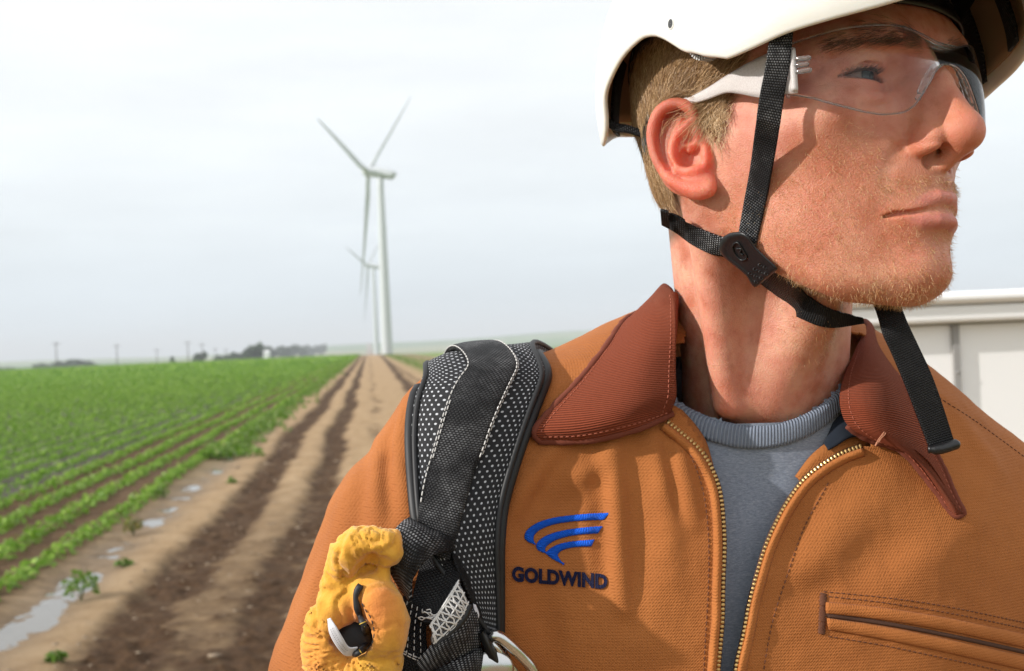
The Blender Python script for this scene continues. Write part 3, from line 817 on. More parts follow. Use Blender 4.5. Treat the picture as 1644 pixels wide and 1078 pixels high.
# corduroy collar ------------------------------------------------
Mc = Mat('rust corduroy', rough=.9, spec=.2); Mc.set('Sheen Weight', .08); Mc.set('Sheen Roughness', .4); Mc.set('Sheen Tint', (.9, .45, .3, 1))
uvn = Mc.co('UV'); x = Mc.sep(uvn); nw = Mc.noise(60, 3, .6, uvn); nf = Mc.noise(500, 3, .7, uvn); big = Mc.noise(18, 4, .6, uvn)
ph = Mc.math('ADD', Mc.math('MULTIPLY', x[1], 2 * math.pi / .0014), Mc.math('MULTIPLY', nw, 2.2))
wale = Mc.math('SINE', ph); wl = Mc.math('MULTIPLY_ADD', wale, .5, .5)
hgt = Mc.math('ADD', wl, Mc.math('MULTIPLY', nf, .45))
cc = Mc.ramp(hgt, [(.15, (.055, .010, .004)), (.6, (.18, .032, .012)), (1.25 / 1.5, (.28, .062, .026))])
cc = Mc.mix(Mc.math('MULTIPLY', big, .45), cc, (.22, .050, .022))
Mc.l(cc, Mc.b.inputs['Base Color']); Mc.l(Mc.bump(hgt, .0008, .85), Mc.b.inputs['Normal'])
m_cord = Mc.m
def bulge(amp, seed):
    def f(W, G):
        nr, nc = W.shape[:2]
        n = smooth_noise(W.reshape(-1, 3) * 1000, .03, seed, 2).reshape(nr, nc)
        e = np.sin(np.linspace(0, math.pi, nr))[:, None] * np.sin(np.linspace(0, math.pi, nc))[None]
        d = (C0 - W) / np.linalg.norm(C0 - W, axis=2)[..., None]
        return W + d * (amp * e + n * .0012)[..., None]
    return f
CL = [[(1235, 560, .80), (1235, 545, .795), (1235, 530, .785), (1235, 540, .765)],
      [(1120, 560, .79), (1120, 530, .785), (1120, 510, .770), (1120, 520, .752)],
      [(1062, 500, .755), (1062, 470, .745), (1068, 456, .725), (1078, 462, .705)],
      [(1008, 512, .722), (1030, 492, .715), (1056, 482, .700), (1083, 488, .684)],
      [(972, 560, .690), (1005, 548, .684), (1046, 540, .674), (1085, 540, .668)],
      [(930, 612, .667), (980, 604, .661), (1036, 596, .655), (1085, 594, .657)],
      [(889, 655, .655), (950, 650, .648), (1024, 642, .643), (1086, 636, .650)],
      [(859, 692, .648), (930, 688, .642), (1010, 672, .640), (1080, 655, .652)],
      [(868, 709, .649), (945, 707, .645), (1025, 688, .644), (1079, 664, .656)]]
collar, WL = patch_rows(CL, 90, 44, .0042, 'collar', m_cord, jacket, bulge(.003, 21))
CRr = [[(1235, 540, .765), (1235, 530, .785), (1235, 545, .795), (1235, 560, .80)],
       [(1360, 530, .765), (1362, 515, .78), (1365, 525, .79), (1365, 550, .795)],
       [(1388, 524, .738), (1392, 516, .745), (1400, 520, .752), (1404, 540, .757)],
       [(1373, 562, .706), (1390, 556, .700), (1408, 556, .706), (1426, 570, .722)],
       [(1354, 606, .676), (1385, 600, .670), (1420, 600, .673), (1452, 612, .690)],
       [(1348, 645, .656), (1390, 646, .650), (1432, 650, .655), (1474, 662, .674)],
       [(1360, 682, .652), (1405, 686, .644), (1450, 698, .648), (1494, 712, .664)],
       [(1396, 706, .655), (1436, 716, .645), (1478, 734, .646), (1516, 756, .658)],
       [(1448, 724, .655), (1476, 744, .647), (1504, 770, .646), (1532, 796, .652)],
       [(1500, 784, .652), (1514, 796, .648), (1530, 810, .647), (1546, 822, .649)],
       [(1524, 822, .650), (1530, 826, .649), (1537, 829, .648), (1545, 826, .649)]]
collar_r, WR = patch_rows(CRr, 100, 44, .0042, 'collar', m_cord, jacket, bulge(.003, 33))
# worn rolled edges and frayed threads of the collar
m_cordedge = Mat('worn corduroy edge', color=(.15, .034, .016), rough=.95).m
def edge_cord(X, r, name, mat, parent, seed, fuzz=60):
    rs = np.random.RandomState(seed); X = catmull(X, 160); n = smooth_noise(X * 1000, .35, seed, 2)
    V, F = tube(X, r * (1 + .3 * n), 8); parts = [(V, F)]
    for i in range(fuzz):
        k = rs.randint(2, 158); p0 = X[k]; d = rs.normal(size=3); d += (C0 - p0) / np.linalg.norm(C0 - p0) * 1.0; d /= np.linalg.norm(d); L = rs.uniform(.0008, .0028)
        q = np.array([p0, p0 + d * L * .5 + rs.normal(size=3) * .0003, p0 + d * L + rs.normal(size=3) * .0005]); parts.append(tube(q, [.00012, .0001, .00006], 3))
    V, F, _ = merge(parts); return mesh_obj(name, V, F, mat, parent)
bk = lambda W_: W_ - (C0 - W_) / np.linalg.norm(C0 - W_, axis=-1)[..., None] * .0018
edge_cord(bk(np.concatenate([WL[20:, 0], WL[-1, 1:]])), .0023, 'collar_edge', m_cordedge, jacket, 5, 130)
edge_cord(bk(np.concatenate([WR[25:, -1][:-1], WR[-1, ::-1][1:], WR[::-1, 0][1:40]])), .0022, 'collar_edge', m_cordedge, jacket, 6, 110)
def whit(Wg, r0, c0, r1, c1, n=60):
    t = np.linspace(0, 1, n); r = r0 + (r1 - r0) * t; c = c0 + (c1 - c0) * t; i = np.clip(r.astype(int), 0, Wg.shape[0] - 2); j = np.clip(c.astype(int), 0, Wg.shape[1] - 2); a = (r - i)[:, None]; b = (c - j)[:, None]
    return (Wg[i, j] * (1 - b) + Wg[i, j + 1] * b) * (1 - a) + (Wg[i + 1, j] * (1 - b) + Wg[i + 1, j + 1] * b) * a
def dash3(X, name, mat, parent, pitch=.0032, ln=.0021, r=.0003, lift=.0003):
    X = X + (C0 - X) / np.linalg.norm(C0 - X, axis=1)[:, None] * lift
    L = np.concatenate([[0], np.cumsum(np.linalg.norm(np.diff(X, axis=0), axis=1))]); parts = []
    for a in np.arange(0, L[-1] - ln, pitch):
        ss = np.array([a, a + ln * .2, a + ln * .8, a + ln]); p = np.stack([np.interp(ss, L, X[:, k]) for k in range(3)], 1); parts.append(tube(p, [r * .4, r, r, r * .4], 5))
    if not parts: return None
    V, F, _ = merge(parts); return mesh_obj(name, V, F, mat, parent)
m_red = Mat('rust thread', color=(.36, .10, .055), rough=.8).m
dash3(whit(WL, 84, 2, 84, 42), 'collar_stitching', m_red, collar); dash3(whit(WL, 30, 40, 88, 40), 'collar_stitching', m_red, collar); dash3(whit(WL, 30, 2, 84, 2), 'collar_stitching', m_red, collar)
dash3(whit(WR, 30, 5, 96, 5), 'collar_stitching', m_red, collar_r); dash3(whit(WR, 30, 41, 96, 41), 'collar_stitching', m_red, collar_r)
def frayed(p0, d, L, r, name, mat, parent, seed):
    rs = np.random.RandomState(seed); parts = []
    for k in range(5):
        q = [p0 + rs.normal(size=3) * .0002]; 
        for i in range(6): q.append(q[-1] + np.array(d) * L / 6 + rs.normal(size=3) * .00022)
        parts.append(tube(catmull(np.array(q), 14), .0002, 4))
    V, F, _ = merge(parts); return mesh_obj(name, V, F, mat, parent)
m_fray = Mat('pale rust thread', color=(.55, .24, .14), rough=.8).m
frayed(P(1405, 716, .641), np.array([.6, 0, .8]), .0095, .0002, 'loose_thread', m_fray, collar_r, 3)

# welt pocket ----------------------------------------------------
def welt(cu, cl, name, mat, hgt_, th=.0012, nseg=70):
    """strip between upper and lower px curves, domed hgt mm"""
    u = catmull(np.array(cu, float), nseg); l = catmull(np.array(cl, float), nseg); cols = []
    for t, o_ in ((0, .1), (.08, hgt_ * .6), (.3, hgt_), (.6, hgt_ * 1.05), (.88, hgt_ * .8), (1, .1)):
        q = u * (1 - t) + l * t; cols.append(jhit(q[:, 0], q[:, 1], o_))
    V, F, uv = solid_grid(smooth_rows(np.stack(cols, 1), 3), th); return mesh_obj(name, V, F, mat, None if False else jacket, uv=uv)
up = [(1326, 966), (1420, 976), (1520, 992), (1600, 1008), (1700, 1030)]
um = [(1326, 986), (1420, 997), (1520, 1014), (1600, 1031), (1700, 1054)]
lm_ = [(1328, 992), (1420, 1006), (1520, 1026), (1600, 1043), (1700, 1066)]
lw = [(1330, 1012), (1420, 1028), (1520, 1049), (1600, 1067), (1700, 1090)]
welt(up, um, 'pocket_welt', m_placket, 2.0); welt(lm_, lw, 'pocket_welt', m_placket, 1.9)
zc = [(1328, 988), (1420, 1001), (1520, 1020), (1600, 1037), (1700, 1060)]
q = catmull(np.array(zc, float), 260); X = jhit(q[:, 0], q[:, 1], .35)
V1, F1 = tube(jhit(q[::4, 0], q[::4, 1], -.4), .0014, 6); zp = [(V1, F1)]
for i in range(0, 259, 1):
    a, b = X[i] + CU * .0009, X[i] - CU * .0009; zp.append(tube(np.array([a, X[i] + (C0 - X[i]) * .0006, b]), .00028, 4))
V, F, _ = merge(zp); mesh_obj('pocket_zipper', V, F, m_tape, jacket)
for cv in ([(1330, 958), (1420, 968), (1520, 984), (1600, 1000), (1700, 1022)], [(1330, 1022), (1420, 1037), (1520, 1058), (1600, 1076), (1700, 1100)], [(1322, 950), (1440, 962), (1540, 978), (1700, 1012)]):
    stitches(cv, 'topstitching', m_thread_d, jacket)
def bartack(u0, v0, u1, v1, name):
    parts = []; rs = np.random.RandomState(int(u0))
    for t in np.linspace(0, 1, 26):
        u = u0 + (u1 - u0) * t; v = v0 + (v1 - v0) * t; a = rs.uniform(4, 6.5)
        q = np.array([(u - a, v - 1), (u, v), (u + a, v + 1)]); X = jhit(q[:, 0], q[:, 1], .5); X[1] += (C0 - X[1]) / np.linalg.norm(C0 - X[1]) * .0005; parts.append(tube(catmull(X, 6), .00022, 4))
    V, F, _ = merge(parts); return mesh_obj(name, V, F, m_thread_d, jacket)
bartack(1322, 953, 1321, 972, 'bar_tack'); bartack(1320, 1000, 1319, 1018, 'bar_tack'); bartack(1321, 974, 1320, 998, 'bar_tack')

# embroidered emblem --------------------------------------------
def c4(x, y): return (x / 2.0034 + 420, y / 2.0034 + 540)
def emb_mat(name, col, hi):
    M = Mat(name, rough=.7, spec=.25); uvn = M.co('UV'); x = M.sep(uvn)
    n = M.noise(900, 2, .6, M.co('Object')); s = M.math('SINE', M.math('ADD', M.math('MULTIPLY', x[0], 2 * math.pi / .0009), M.math('MULTIPLY', n, 3.0)))
    h = M.math('ADD', s, M.math('MULTIPLY', n, 1.5)); M.l(M.mix(M.math('MULTIPLY_ADD', h, .3, .25, clamp=True), col, hi), M.b.inputs['Base Color']); M.l(M.bump(h, .0005, .9), M.b.inputs['Normal']); return M.m
m_blue = emb_mat('blue embroidery', (.0, .075, .72), (.01, .19, .98)); m_navy = emb_mat('navy embroidery', (.006, .007, .04), (.014, .017, .07))
def swoosh(upx, lox, name):
    a = catmull(np.array([c4(*p) for p in upx]), 60); b = catmull(np.array([c4(*p) for p in lox]), 60); cols = []
    for t, o_ in ((0, .0), (.06, .7), (.3, 1.15), (.7, 1.15), (.94, .7), (1, .0)):
        q = a * (1 - t) + b * t; cols.append(jhit(q[:, 0], q[:, 1], o_))
    G = np.stack(cols, 1); G += (np.sin(np.arange(60) * 1.9)[:, None] * .00006 * np.array([1, 1, 0, 0, 1, 1]))[..., None]
    V, F, uv = solid_grid(G, .0008); uv = uv[:, ::-1]; return mesh_obj(name, V, F, m_blue, jacket, uv=uv)
swoosh([(1115, 568), (1050, 571), (985, 577), (930, 586), (885, 601), (855, 622), (845, 643), (853, 660), (880, 671)], [(1100, 592), (1045, 593), (988, 598), (940, 606), (900, 621), (879, 638), (875, 652), (877, 662), (882, 669)], 'emblem_stroke')
swoosh([(1096, 611), (1040, 615), (985, 622), (940, 632), (905, 647), (885, 666), (884, 683), (898, 694), (920, 700)], [(1082, 635), (1030, 638), (985, 645), (950, 655), (926, 668), (914, 680), (912, 689), (915, 695), (922, 699)], 'emblem_stroke')
swoosh([(1071, 654), (1030, 657), (985, 662), (950, 671), (925, 685), (916, 699), (928, 712), (948, 724), (972, 735)], [(1060, 677), (1025, 678), (990, 682), (966, 690), (955, 699), (953, 706), (957, 714), (963, 723), (973, 733)], 'emblem_stroke')
# lettering: text outline, laid on the cloth and raised like thread
def lettering(txt, x0, x1, ybase0, ybase1, cap, name, mat):
    cu = bpy.data.curves.new(name, 'FONT'); cu.body = txt; cu.size = 1; cu.offset = .05; cu.space_character = 1.04; cu.resolution_u = 4; cu.extrude = .05
    o = bpy.data.objects.new(name, cu); COL.objects.link(o); bpy.context.view_layer.update()
    dg = bpy.context.evaluated_depsgraph_get(); me = bpy.data.meshes.new_from_object(o.evaluated_get(dg))
    bpy.data.objects.remove(o)
    V = np.array([v.co[:] for v in me.vertices]); F = [list(p.vertices) for p in me.polygons]; bpy.data.meshes.remove(me)
    w = V[:, 0].max() - V[:, 0].min(); xs = (V[:, 0] - V[:, 0].min()) / w; capH = .729
    U = x0 + (x1 - x0) * xs; Vv = ybase0 + (ybase1 - ybase0) * xs - V[:, 1] / capH * cap
    top = V[:, 2] > 0; W = np.where(top[:, None], jhit(U, Vv, 1.0), jhit(U, Vv, -.4))
    return mesh_obj(name, W, F, mat, jacket, smooth=False, uv=np.stack([xs * .055, Vv * .00035], 1))
lettering('GOLDWIND', 822, 975, 932, 945, 22.5, 'emblem_lettering', m_navy)
# ================================================================ safety harness on the subject's right shoulder
def web_mat(name, base=.008, fleck=.32, pu=.0016, pv=.0013, thr=.55, rough=.42):
    M = Mat(name, rough=rough + .12, spec=.25); x = M.sep(M.co('UV')); n = M.noise(300, 3, .6, M.co('Object')); nb = M.noise(30, 3, .6, M.co('Object'))
    v = M.math('MULTIPLY', x[1], 1 / pv); fl = M.math('FLOOR', v); par = M.math('MULTIPLY', M.math('MODULO', fl, 2.0), .5)
    u = M.math('ADD', M.math('MULTIPLY', x[0], 1 / pu), par)
    su = M.math('ABSOLUTE', M.math('SINE', M.math('MULTIPLY', u, math.pi))); sv = M.math('ABSOLUTE', M.math('SINE', M.math('MULTIPLY', v, math.pi)))
    h = M.math('MULTIPLY', M.math('POWER', su, .6), M.math('POWER', sv, .6))
    f = M.math('MULTIPLY', M.math('SUBTRACT', M.math('ADD', h, M.math('MULTIPLY', M.math('SUBTRACT', n, .5), .9)), thr, clamp=True), 2.2, clamp=True)
    f = M.math('MULTIPLY', f, M.math('MULTIPLY_ADD', nb, 2.9, -1.12, clamp=True))
    M.l(M.mix(f, (base, base, base * 1.15), (fleck, fleck, fleck * 1.02)), M.b.inputs['Base Color']); M.l(M.bump(h, .0006, 1.0), M.b.inputs['Normal']); return M.m
m_web = web_mat('black webbing'); m_web2 = web_mat('ribbed black webbing', fleck=.6, pu=.0015, pv=.0022, thr=.60)
m_webdark = web_mat('plain black webbing', fleck=.06)
def dot_mat():
    M = Mat('black spacer mesh with white dots', rough=.75, spec=.4); x = M.sep(M.co('UV')); n = M.noise(500, 2, .6, M.co('Object'))
    v = M.math('MULTIPLY', x[1], 1 / .0031); fl = M.math('FLOOR', v); par = M.math('MULTIPLY', M.math('MODULO', fl, 2.0), .5)
    u = M.math('FRACT', M.math('ADD', M.math('MULTIPLY', x[0], 1 / .0040), par)); vv = M.math('FRACT', v)
    du = M.math('MULTIPLY', M.math('SUBTRACT', u, .5), 5.0); dv = M.math('MULTIPLY', M.math('SUBTRACT', vv, .5), 3.4)
    r = M.math('ADD', M.math('MULTIPLY', du, du), M.math('MULTIPLY', dv, dv))
    dot = M.math('MULTIPLY', M.math('SUBTRACT', M.math('ADD', .55, M.math('MULTIPLY', n, .5)), r, clamp=True), 3.0, clamp=True)
    M.l(M.mix(dot, M.ramp(n, [(.35, (.004, .004, .005)), (.7, (.013, .013, .016))]), (.50, .51, .54)), M.b.inputs['Base Color'])
    M.l(M.bump(M.math('ADD', M.math('MULTIPLY', dot, -.6), M.math('MULTIPLY', n, .5)), .0008, .9), M.b.inputs['Normal']); return M.m
m_dots = dot_mat()
m_bind = Mat('black binding tape', color=(.006, .006, .007), rough=.55, spec=.5).m
m_wthread = Mat('white sewing thread', color=(.62, .60, .58), rough=.7).m
def project_j(p, off, it=4):
    for _ in range(it):
        d = jacket_base(p.astype(np.float32)) - off; g = grad(p, jacket_base, 1.0); p = p - g * d[:, None] * .9
    return p
def strap_rows(L, R_, nr, offs, back=20, step=6.0, th=.0016, wrap_off=None):
    """rows from the shoulder top downwards on the jacket; columns follow offs [(t, mm proud)]; continued over the shoulder behind"""
    a = catmull(np.array(L, float), nr); b = catmull(np.array(R_, float), nr); cols = []
    for t, o_ in offs:
        q = a * (1 - t) + b * t; x, _ = ray_hit(lambda p, o_=o_: jacket_base(p) - o_, q[:, 0], q[:, 1]); cols.append(x)
    G = np.stack(cols, 1)
    rows = [G[0]]; t0 = G[0] - G[3]; t = t0 / np.linalg.norm(t0, axis=1)[:, None]; t[:] = np.array([-.30, .90, .20])
    cur = G[0]; off_arr = np.array([o_ for _, o_ in offs]); pre = []
    for k in range(back):
        nx = cur + t * step
        for _ in range(4):
            d = jacket_base(nx.astype(np.float32)) - off_arr; g = grad(nx, jacket_base, 1.0); nx = nx - g * d[:, None] * .9
        t = nx - cur; t = t / np.linalg.norm(t, axis=1)[:, None]; t = t * .4 + t.mean(0) * .6; t /= np.linalg.norm(t, axis=1)[:, None]; cur = nx; pre.append(nx)
    G = np.concatenate([np.array(pre[::-1]), G]); return from_t(smooth_rows(G, 14))
harness = empty('safety_harness', jhit([760], [800])[0], 'black webbing safety harness strap with dotted padding over the shoulder on the left', 'harness')
PL = [(681, 598), (669, 622), (661, 655), (658, 700), (660, 750), (664, 800), (670, 845), (690, 895), (728, 945), (768, 995), (800, 1040), (812, 1060)]
PR = [(884, 594), (868, 634), (851, 677), (833, 728), (818, 776), (808, 815), (804, 850), (802, 885), (802, 925), (802, 970), (802, 1030), (803, 1080)]
to_ = [(0, 1), (.012, 5), (.04, 8), (.10, 8.6), (.2, 8.8), (.35, 9), (.5, 9.2), (.65, 9), (.8, 8.8), (.90, 8.6), (.96, 8), (.988, 5), (1, 1)]
GP = strap_rows(PL, PR, 110, to_)
# gentle padding waves
V, F, uv = solid_grid(GP, .003); mesh_obj('shoulder_pad', V, F, m_dots, harness, uv=uv)
for col, sg in ((0, 1), (-1, -1)):
    for inset, r in ((0, .0032), (2, .0016)):
        c_ = col + (inset if col == 0 else -inset); X = GP[:, c_].copy()
        X += (C0 - X) / np.linalg.norm(C0 - X, axis=1)[:, None] * (.003 if inset == 0 else .0004)
        V, F = tube(X[::2], r, 10); mesh_obj('edge_binding', V, F, m_bind, harness)
WLp = [(757, 584), (737, 603), (718, 640), (703, 688), (691, 730), (680, 770), (673, 810), (669, 850), (668, 880)]
WRp = [(838, 582), (826, 602), (808, 640), (790, 682), (776, 724), (761, 762), (748, 810), (735, 855), (722, 900)]
tw = [(0, 9.5), (.02, 12), (.1, 12.6), (.3, 13), (.5, 13.1), (.7, 13), (.9, 12.6), (.98, 12), (1, 9.5)]
GW = strap_rows(WLp, WRp, 90, tw)
V, F, uv = solid_grid(GW, .0018); mesh_obj('shoulder_webbing', V, F, m_web, harness, uv=uv)
def lift(X, d): return X + (C0 - X) / np.linalg.norm(C0 - X, axis=1)[:, None] * d
dash3(lift(GW[:92, 1] * .9 + GW[:92, 2] * .1, .0006), 'edge_stitching', m_wthread, harness, .0036, .0027, .00038)
dash3(lift(GW[:66, -2], .0006), 'edge_stitching', m_wthread, harness, .0036, .0028, .00038)
dash3(lift(GW[:64, -2] + (GW[:64, -1] - GW[:64, -2]) * 1.5, .0006), 'edge_stitching', m_wthread, harness, .0036, .0028, .00038)
dash3(lift(GW[40:70, 1] * .4 + GW[40:70, 2] * .6, .0006), 'edge_stitching', m_wthread, harness, .0036, .0028, .00034)
# depth of things hanging on the chest, measured from the cloth
def jd(u, v): return proj(jhit([float(u)], [float(v)]))[2][0]
def sp(u, v, mm): return (u, v, jd(u, v) - mm / 1000)
def c8(x, y): return (480 + x / 4.11, 820 + y / 4.11)
def s8(x, y, mm): u, v = c8(x, y); return sp(u, v, mm)
def strap_px(rows, nr, nc, th, name, mat, parent, crown=0.0):
    G = loft([np.array(r, float) for r in rows], nr, nc); W = P(G[..., 0], G[..., 1], G[..., 2])
    W = W + ((C0 - W) / np.linalg.norm(C0 - W, axis=2)[..., None]) * (crown * np.sin(np.linspace(0, math.pi, nc)))[None, :, None]
    V, F, uv = solid_grid(W, th); mesh_obj(name, V, F, mat, parent, uv=uv); return W
# rear dangling strap behind the loop (dark, stitched)
W1 = strap_px([[s8(690, 560, 11), s8(760, 600, 12), s8(850, 640, 11)], [s8(650, 700, 11), s8(740, 760, 12), s8(840, 820, 11)], [s8(630, 860, 10), s8(740, 920, 12), s8(850, 960, 11)], [s8(590, 960, 10), s8(720, 1040, 12), s8(840, 1100, 11)], [s8(560, 1080, 9), s8(700, 1160, 11), s8(820, 1220, 10)]], 60, 16, .002, 'chest_webbing', m_webdark, harness)
for j in (3, 6, 9, 12): dash3(lift(W1[2:38, j], .0006), 'edge_stitching', m_wthread, harness, .0034, .0022, .0003)
dash3(lift(W1[33], .0006), 'edge_stitching', m_wthread, harness, .003, .0026, .00036); dash3(lift(W1[35], .0006), 'edge_stitching', m_wthread, harness, .003, .0026, .00036)
# the folded webbing loop
Wl = strap_px([[s8(728, 42, 14), s8(850, 110, 15), s8(1010, 190, 13), s8(1040, 262, 9)],
               [s8(680, 72, 21), s8(760, 100, 25), s8(880, 190, 24), s8(985, 268, 18)],
               [s8(620, 140, 25), s8(680, 170, 30), s8(790, 250, 31), s8(900, 290, 25)],
               [s8(576, 240, 24), s8(640, 260, 30), s8(740, 330, 32), s8(835, 335, 28)],
               [s8(580, 350, 20), s8(645, 360, 27), s8(715, 400, 29), s8(768, 425, 27)],
               [s8(620, 450, 16), s8(660, 450, 21), s8(705, 490, 24), s8(735, 520, 24)],
               [s8(680, 545, 12), s8(690, 550, 14), s8(705, 575, 16), s8(722, 610, 17)]], 80, 22, .0022, 'webbing_loop', m_web2, harness)
# inner fold of the loop, dark ribbed
strap_px([[s8(1000, 250, 8), s8(900, 290, 7), s8(800, 360, 7)], [s8(1045, 380, 13), s8(930, 420, 9), s8(770, 470, 7)], [s8(1050, 470, 17), s8(930, 560, 12), s8(745, 600, 8)], [s8(980, 600, 19), s8(900, 650, 15), s8(745, 680, 10)], [s8(880, 740, 20), s8(830, 740, 17), s8(780, 720, 13)]], 60, 24, .0022, 'webbing_fold', m_webdark, harness)
# diagonal folded straps in the lower right
W2 = strap_px([[s8(1165, 640, 13), s8(1180, 690, 15), s8(1190, 760, 14), s8(1205, 900, 11)], [s8(1080, 690, 21), s8(1095, 760, 24), s8(1110, 830, 22), s8(1130, 960, 13)], [s8(960, 800, 23), s8(975, 860, 25), s8(995, 910, 23), s8(1040, 990, 15)], [s8(850, 910, 22), s8(870, 950, 24), s8(890, 1000, 22), s8(920, 1050, 15)], [s8(770, 1010, 19), s8(800, 1050, 21), s8(830, 1080, 20), s8(870, 1120, 14)]], 60, 20, .0024, 'chest_webbing', m_web2, harness)
W3 = strap_px([[s8(1215, 900, 12), s8(1215, 960, 14), s8(1215, 1030, 14), s8(1215, 1100, 12)], [s8(1120, 950, 17), s8(1130, 1000, 20), s8(1140, 1060, 20), s8(1150, 1130, 14)], [s8(960, 1020, 18), s8(980, 1060, 20), s8(1000, 1100, 20), s8(1020, 1160, 14)], [s8(860, 1080, 17), s8(890, 1110, 18), s8(910, 1140, 18), s8(940, 1180, 12)]], 50, 18, .0024, 'chest_webbing', m_web2, harness)
# strap running from under the loop to the buckle, right of the patch
strap_px([[s8(1010, 280, 12), s8(1050, 300, 12)], [s8(1060, 400, 15), s8(1120, 450, 12)], [s8(1130, 560, 15), s8(1180, 620, 11)], [s8(1150, 680, 13), s8(1260, 740, 10)], [s8(1170, 800, 11), s8(1320, 860, 10)]], 40, 8, .002, 'chest_webbing', m_webdark, harness)
# rolled grey end with white box stitching
Mp = web_mat('stitched webbing end', base=.05, fleck=.65, pu=.0011, pv=.0011, thr=.25)
W4 = strap_px([[s8(1048, 455, 22), s8(1085, 530, 24), s8(1125, 620, 23)], [s8(960, 600, 24), s8(1020, 680, 26), s8(1060, 740, 24)], [s8(865, 750, 23), s8(880, 830, 25), s8(890, 895, 23)]], 40, 20, .0024, 'stitched_patch', Mp, harness)
parts = []
def th_line(W, r0, c0, r1, c1, seed, r=.0005):
    X = whit(W, r0, c0, r1, c1, 26); X = lift(X, .0008); X += smooth_noise(X * 1000, .5, seed, 2)[:, None] * .0006; parts.append(tube(X, r, 5))
for k in range(8):
    a = 2 + k * 5; th_line(W4, a, 1, a, 18, k); th_line(W4, a, 18, min(a + 4.8, 38.5), 10, k + 20); th_line(W4, a, 10, min(a + 4.8, 38.5), 1, k + 40)
for cc_ in (1, 2.2, 10, 17, 18.5): th_line(W4, 0, cc_, 38.9, cc_, int(cc_ * 9), .00045)
rs = np.random.RandomState(8)
for k in range(6):
    p0 = W4[30 + k, 0]; q = [p0]
    for i in range(5): q.append(q[-1] + (-CR * .0011 + rs.normal(size=3) * .0007))
    parts.append(tube(catmull(np.array(q), 12), .0003, 4))
V, F, _ = merge(parts); mesh_obj('patch_stitching', V, F, m_wthread, harness)
V, F = tube(lift(catmull(W4[:, -1], 40), -.0006), .0022, 8); mesh_obj('patch_rolled_edge', V, F, m_bind, harness)
# white tag by the patch
m_paper = Mat('white woven label', color=(.62, .62, .66), rough=.8).m
strap_px([[s8(1150, 615, 14), s8(1168, 622, 14)], [s8(1165, 680, 15), s8(1190, 690, 14)], [s8(1160, 735, 14), s8(1172, 745, 13)]], 16, 6, .0008, 'side_label', m_paper, harness)
# buckle: black plate and polished steel frame
m_chrome = Mat('polished steel', color=(.62, .61, .60), metal=1.0, rough=.2).m
m_blk = Mat('black plastic', color=(.008, .008, .009), rough=.35, spec=.5).m
strap_px([[s8(1185, 812, 15), s8(1215, 800, 18), s8(1245, 815, 15)], [s8(1215, 900, 16), s8(1255, 890, 20), s8(1290, 890, 16)], [s8(1255, 980, 17), s8(1300, 970, 21), s8(1330, 960, 17)], [s8(1300, 1090, 17), s8(1350, 1080, 21), s8(1390, 1070, 17)], [s8(1330, 1180, 16), s8(1390, 1170, 20), s8(1430, 1160, 16)]], 40, 12, .004, 'buckle_plate', m_blk, harness)
fr = [s8(1265, 850, 12), s8(1285, 826, 16), s8(1325, 835, 18), s8(1400, 895, 19), s8(1480, 970, 18), s8(1530, 1030, 17), s8(1560, 1100, 16), s8(1560, 1200, 15)]
q = np.array(fr); X = catmull(P(q[:, 0], q[:, 1], q[:, 2]), 60)
fr2 = [s8(1265, 850, 12), s8(1300, 900, 16), s8(1370, 990, 17), s8(1440, 1080, 16), s8(1500, 1180, 15)]
q = np.array(fr2); X2 = catmull(P(q[:, 0], q[:, 1], q[:, 2]), 50)
V, F, _ = merge([tube(X, .0032, 12), tube(X2, .0020, 12)]); mesh_obj('buckle_frame', V, F, m_chrome, harness)
V, Q = surface_nets(lambda p: ell(p, (0, 0, 0), (13, 5, 11)), (-16, -8, -14), (16, 8, 14), 1.0); c = np.array(P(*s8(1262, 1045, 14)))
mesh_obj('buckle_rivet', V / 1000 + c, Q, m_chrome, harness)

